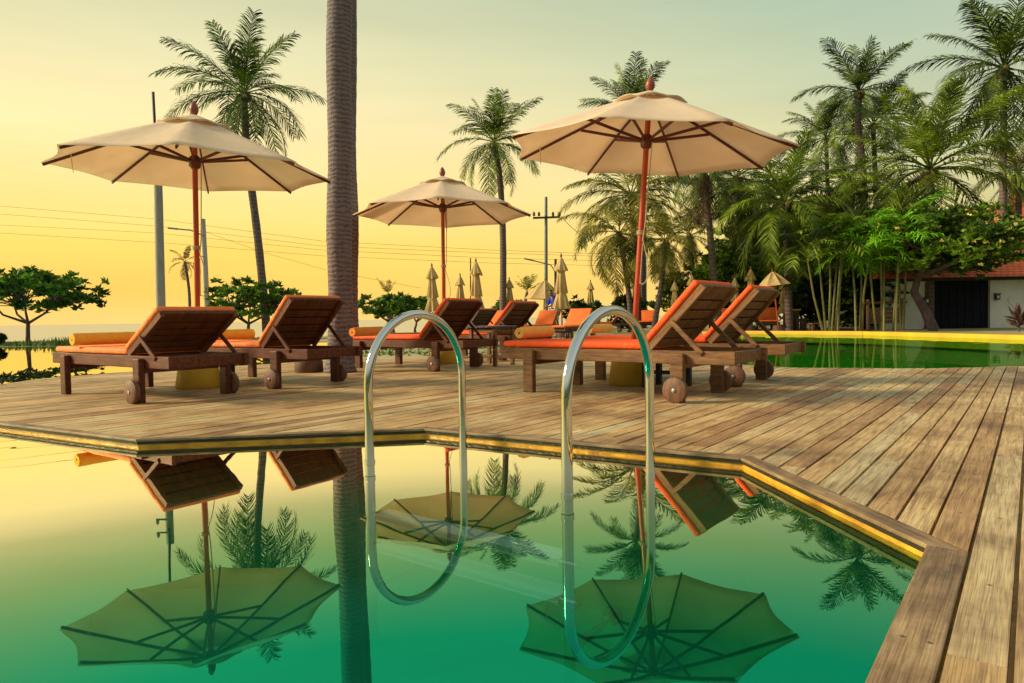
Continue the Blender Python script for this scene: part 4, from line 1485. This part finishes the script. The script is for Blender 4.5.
# ------------------------------------------------------------------ poles, lamps and wires
def pole(label, d, pts, w0, w1, m, name='utility_pole'):
    p = [ad(x, y, d) for x, y in pts]
    b = p[0].copy(); b.z = GZ
    p = [b] + p
    t = thing(name, label, 'pole', b)
    s = d / 680
    k = len(p) - 1
    mb = MB(); mb.tube([q - b for q in p], [(w0 + (w1 - w0) * i / k) * s / 2 for i in range(k + 1)], 10); mb.build('shaft', m, t, True)
    return t, b, s


t, b, s = pole('thick grey concrete pole under the left parasol edge', 24, [(161, 312), (158.5, 200), (156.5, 135)], 10, 7.5, M['concrete_pole'])
mb = MB(); mb.tube([ad(156, 150, 23.8) - b, ad(153, 92, 23.8) - b], .05, 8); mb.build('mast', M['metal_dark'], t, True)
for yy in (146, 160):
    mb = MB(); q = ad(156, yy, 23.7) - b
    mb.bar(q, q + Vector((-.42, 0, .0)), .05, .05)
    mb.build('bracket', M['metal_grey'], t)
    mb = MB(); mb.lathe([(.02, 0), (.06, .03), (.05, .07), (.06, .10), (.03, .16)], 10, q + Vector((-.38, 0, .02))); mb.build('insulator', M['concrete_pole'], t, True)
t, b, s = pole('short dark pole with a lamp arm behind the left parasol pole', 36, [(207, 306), (205, 260), (203, 219)], 6, 4.5, M['concrete_pole'], 'street_lamp')
q = ad(204, 236, 35.9) - b; e = ad(178, 229, 35.9) - b
mb = MB(); mb.tube([q, q.lerp(e, .5) + Vector((0, 0, .12)), e], .04, 6); mb.build('arm', M['metal_grey'], t, True)
mb = MB(); mb.bar(e, ad(168, 228, 35.9) - b, .16, .09); mb.build('lamp_head', M['metal_grey'], t, bevel=.02)
t, b, s = pole('tall utility pole with a crossarm in the middle distance', 36, [(546, 290), (546, 240), (546, 197)], 4.2, 3, M['metal_grey'])
mb = MB(); mb.bar(ad(533, 218, 35.9) - b, ad(560, 217, 35.9) - b, .09, .10); mb.build('crossarm', M['metal_dark'], t)
for xx in (534, 539, 553, 559):
    mb = MB(); mb.lathe([(.03, 0), (.07, .03), (.06, .12), (.07, .16), (.02, .24)], 8, ad(xx, 217, 35.9) - b + Vector((0, 0, .04))); mb.build('insulator', M['metal_dark'], t, True)
t, b, s = pole('short lamp post with a long arm right of the crossarm pole', 35, [(555.5, 300), (555.5, 280), (555.5, 259)], 3, 2.6, M['metal_dark'], 'street_lamp')
q = ad(555, 272, 34.9) - b; e = ad(535, 261, 34.9) - b
mb = MB(); mb.tube([q, ad(551, 265, 34.9) - b, e], .03, 6); mb.build('arm', M['metal_grey'], t, True)
mb = MB(); mb.bar(e, ad(524, 258.5, 34.9) - b, .14, .07); mb.build('lamp_head', M['metal_grey'], t, bevel=.02)
t, b, s = pole('pale utility pole behind the palms right of the red parasol pole', 36, [(645, 305), (645, 270), (644.5, 215)], 4, 3, M['metal_grey'])
pole('thin dark flagpole between the closed parasols', 29, [(470.5, 300), (470.5, 258)], 1.4, 1.2, M['metal_dark'], 'flagpole')
for lab, pts in (
        ('uppermost power line across the left sky', [(-90, 198), (0, 206), (157, 219), (322, 241), (490, 250), (660, 256)]),
        ('second power line from the top across the left sky', [(-90, 207), (0, 214), (156, 226), (322, 246), (490, 253), (660, 258)]),
        ('third power line from the top across the left sky', [(-90, 219), (0, 225), (157, 233), (322, 250), (490, 258), (660, 262)]),
        ('lowest power line across the left sky', [(-90, 227), (0, 233), (165, 243), (324, 256), (490, 263), (660, 267)]),
        ('steep stay wire sloping down to the right behind the thick palm', [(200, 230), (262, 252), (330, 271), (420, 288)])):
    P = [ad(x, y, 36.4) for x, y in pts]
    o = None
    mb = MB(); mb.tube([p for p in P], .009, 5)
    o = mb.build('power_line', M['wire']); tag(o, lab, 'wire', 'power lines over the garden')
P = [ad(559, 214, 36.2), ad(568, 224, 36.2), ad(580, 235, 36.2), ad(640, 262, 36.2)]
mb = MB(); mb.tube(P, .016, 5); tag(mb.build('power_line', M['wire']), 'short power line falling right from the crossarm pole', 'wire', 'power lines over the garden')

# ------------------------------------------------------------------ white building on the right
BD = 24.0
def bp(px, z=0.0, d=BD):
    return gpt(px, d, z)


t = thing('white_building', 'white plaster building with dark wide door under a red tiled roof', 'building', bp(930, GZ))
o0 = Vector((bp(930).x, BD, 0))
def lx(px, d=BD):
    return bp(px, 0, d).x - o0.x
WH = ad(930, 281, BD).z - GZ
mb = MB()
for a_, c_ in ((884, 927), (990, 1090)):
    mb.box(((lx(a_) + lx(c_)) / 2, .15, WH / 2), (lx(c_) - lx(a_), .3, WH))
mb.box((lx(884) + .15, 2.3, WH / 2), (.3, 4.0 - .004, WH))
mb.box((lx(1090) - .15, 2.3, WH / 2), (.3, 4.0 - .004, WH))
mb.box(((lx(884) + lx(1090)) / 2, 4.45, WH / 2), (lx(1090) - lx(884), .3, WH))
mb.build('wall', M['plaster'], t)
mb = MB(); mb.box(((lx(884) + lx(1090)) / 2, -.02, WH + .10), (lx(1090) - lx(884) + .5, .5, .22)); mb.build('fascia', M['fascia'], t)
mb = MB()
n = 16
for i in range(n):
    x0, x1 = lx(927) + (lx(990) - lx(927)) * i / n, lx(927) + (lx(990) - lx(927)) * (i + 1) / n
    mb.box(((x0 + x1) / 2, .12 + (.012 if i % 2 else 0), (WH - .02) / 2), (x1 - x0 - .012, .05, WH - .02))
mb.box(((lx(927) + lx(990)) / 2, .17, (WH - .02) / 2), (lx(990) - lx(927), .03, WH - .03))
mb.build('door', M['door'], t)
# roof
z0 = WH + .21
x0, x1 = lx(866), lx(1100)
ridge = 2.3; rise = 1.75
mb = MB()
mb.add([(x0, -.75, z0 - .12), (x1, -.75, z0 - .12), (x1 - 1.5, ridge, z0 + rise), (x0 + 1.6, ridge, z0 + rise), (x0, 5.3, z0 - .12), (x1, 5.3, z0 - .12)],
       [(0, 1, 2, 3), (3, 2, 5, 4), (0, 3, 4), (1, 5, 2), (0, 4, 5, 1)])
mb.build('roof', M['roof'], t)
for px_, py_ in ((911, 302), (1012, 300)):
    q = ad(px_, py_, BD) - Vector((o0.x, o0.y, GZ))
    mb = MB(); mb.lathe([(.13, -.015), (.15, -.015), (.15, .015), (.13, .015)], 20)
    nb = mb.build('niche_frame', M['plaster'], t, True); nb.location = (q.x, -.012, q.z); nb.rotation_euler = (R(90), 0, 0)
    mb = MB(); mb.lathe([(.01, -.006), (.125, -.006), (.125, .006), (.01, .006)], 20); k_ = mb.build('niche', M['stone'], nb)
for px_, py_ in ((925.5, 301), (996, 297)):
    q = ad(px_, py_, BD) - Vector((o0.x, o0.y, GZ))
    mb = MB(); mb.box((q.x, -.06, q.z), (.15, .11, .19)); mb.box((q.x, -.06, q.z + .115), (.19, .15, .03))
    l_ = mb.build('wall_lamp', M['metal_dark'], t)
    mb = MB(); mb.box((q.x, -.118, q.z), (.07, .004, .09)); mb.build('lamp_pane', M['plaster'], l_)

t = thing('red_roofed_house', 'house with a steep red roof at the right edge behind the palms', 'building', gpt(1030, 33))
b = t.location
e = ad(996, 224, 33) - b; f_ = ad(1024, 206, 33) - b
zz = e.z
mb = MB(); mb.box((4.0, 2.5, zz / 2), (9.0, 5, zz - .01)); mb.build('wall', M['plaster'], t)
mb = MB()
x0 = e.x
mb.add([(x0, -.5, zz), (x0 + 12, -.5, zz), (x0 + 9, 2.5, zz + 2.0), (x0 + 3.0, 2.5, zz + 2.0), (x0, 5.5, zz), (x0 + 12, 5.5, zz)], [(0, 1, 2, 3), (3, 2, 5, 4), (0, 3, 4), (1, 5, 2), (0, 4, 5, 1)])
mb.build('roof', M['roof'], t)

# brown timber screen beside the building
t = thing('timber_screen', 'low brown timber screen left of the white wall behind areca stems', 'fence', bp(868, GZ, 22.6))
o0 = bp(868, 0, 22.6)
w_ = bp(901, 0, 22.6).x - o0.x
for k in range(2):
    mb = MB(); mb.tube([(k * w_, 0, 0), (k * w_, 0, 1.05)], .06, 10); mb.build('post', M['wood_fence'], t, True)
mb = MB()
for k in range(4):
    mb.box((w_ / 2, 0, .30 + k * .135), (w_ - .12, .035, .125))
mb.tube([(-.15, -.02, .93), (w_ + .15, -.02, .93)], .04, 8)
mb.build('boards', M['wood_fence'], t)

# small things at the far pool corner
t = thing('wooden_counter', 'dark wooden counter with a yellow top beyond the right pool', 'counter', gpt(791, 24))
mb = MB()
for k in range(5):
    mb.box(((k - 2) * .085, 0, .36), (.078, .38, .72))
mb.build('cabinet', M['teak_dark'], t)
mb = MB(); mb.box((0, 0, .745), (.52, .46, .05)); mb.build('counter_top', M['yellow_coping'], t, bevel=.01)
for i, px_ in enumerate((797.5, 801.5, 805)):
    mb = MB(); mb.lathe([(.055, 0), (.055, .42), (.045, .46), (.01, .47)], 12)
    o = mb.build('wooden_post', M['teak_dark'], None, True, loc=gpt(px_, 23.6))
    tag(o, ('short brown post nearest the dark counter', 'middle one of three short brown posts by the counter', 'short brown post farthest from the dark counter')[i], 'post', 'short posts by the counter')
t = thing('stool', 'small wooden stool beside the left areca stems', 'stool', gpt(817, 22.7))
mb = MB(); mb.box((0, 0, .27), (.46, .3, .04)); mb.build('seat', M['wood_fence'], t, bevel=.005)
for sx in (-1, 1):
    for sy in (-1, 1):
        mb = MB(); mb.box((sx * .19, sy * .11, .125), (.05, .05, .25)); mb.build('leg', M['wood_fence'], t)
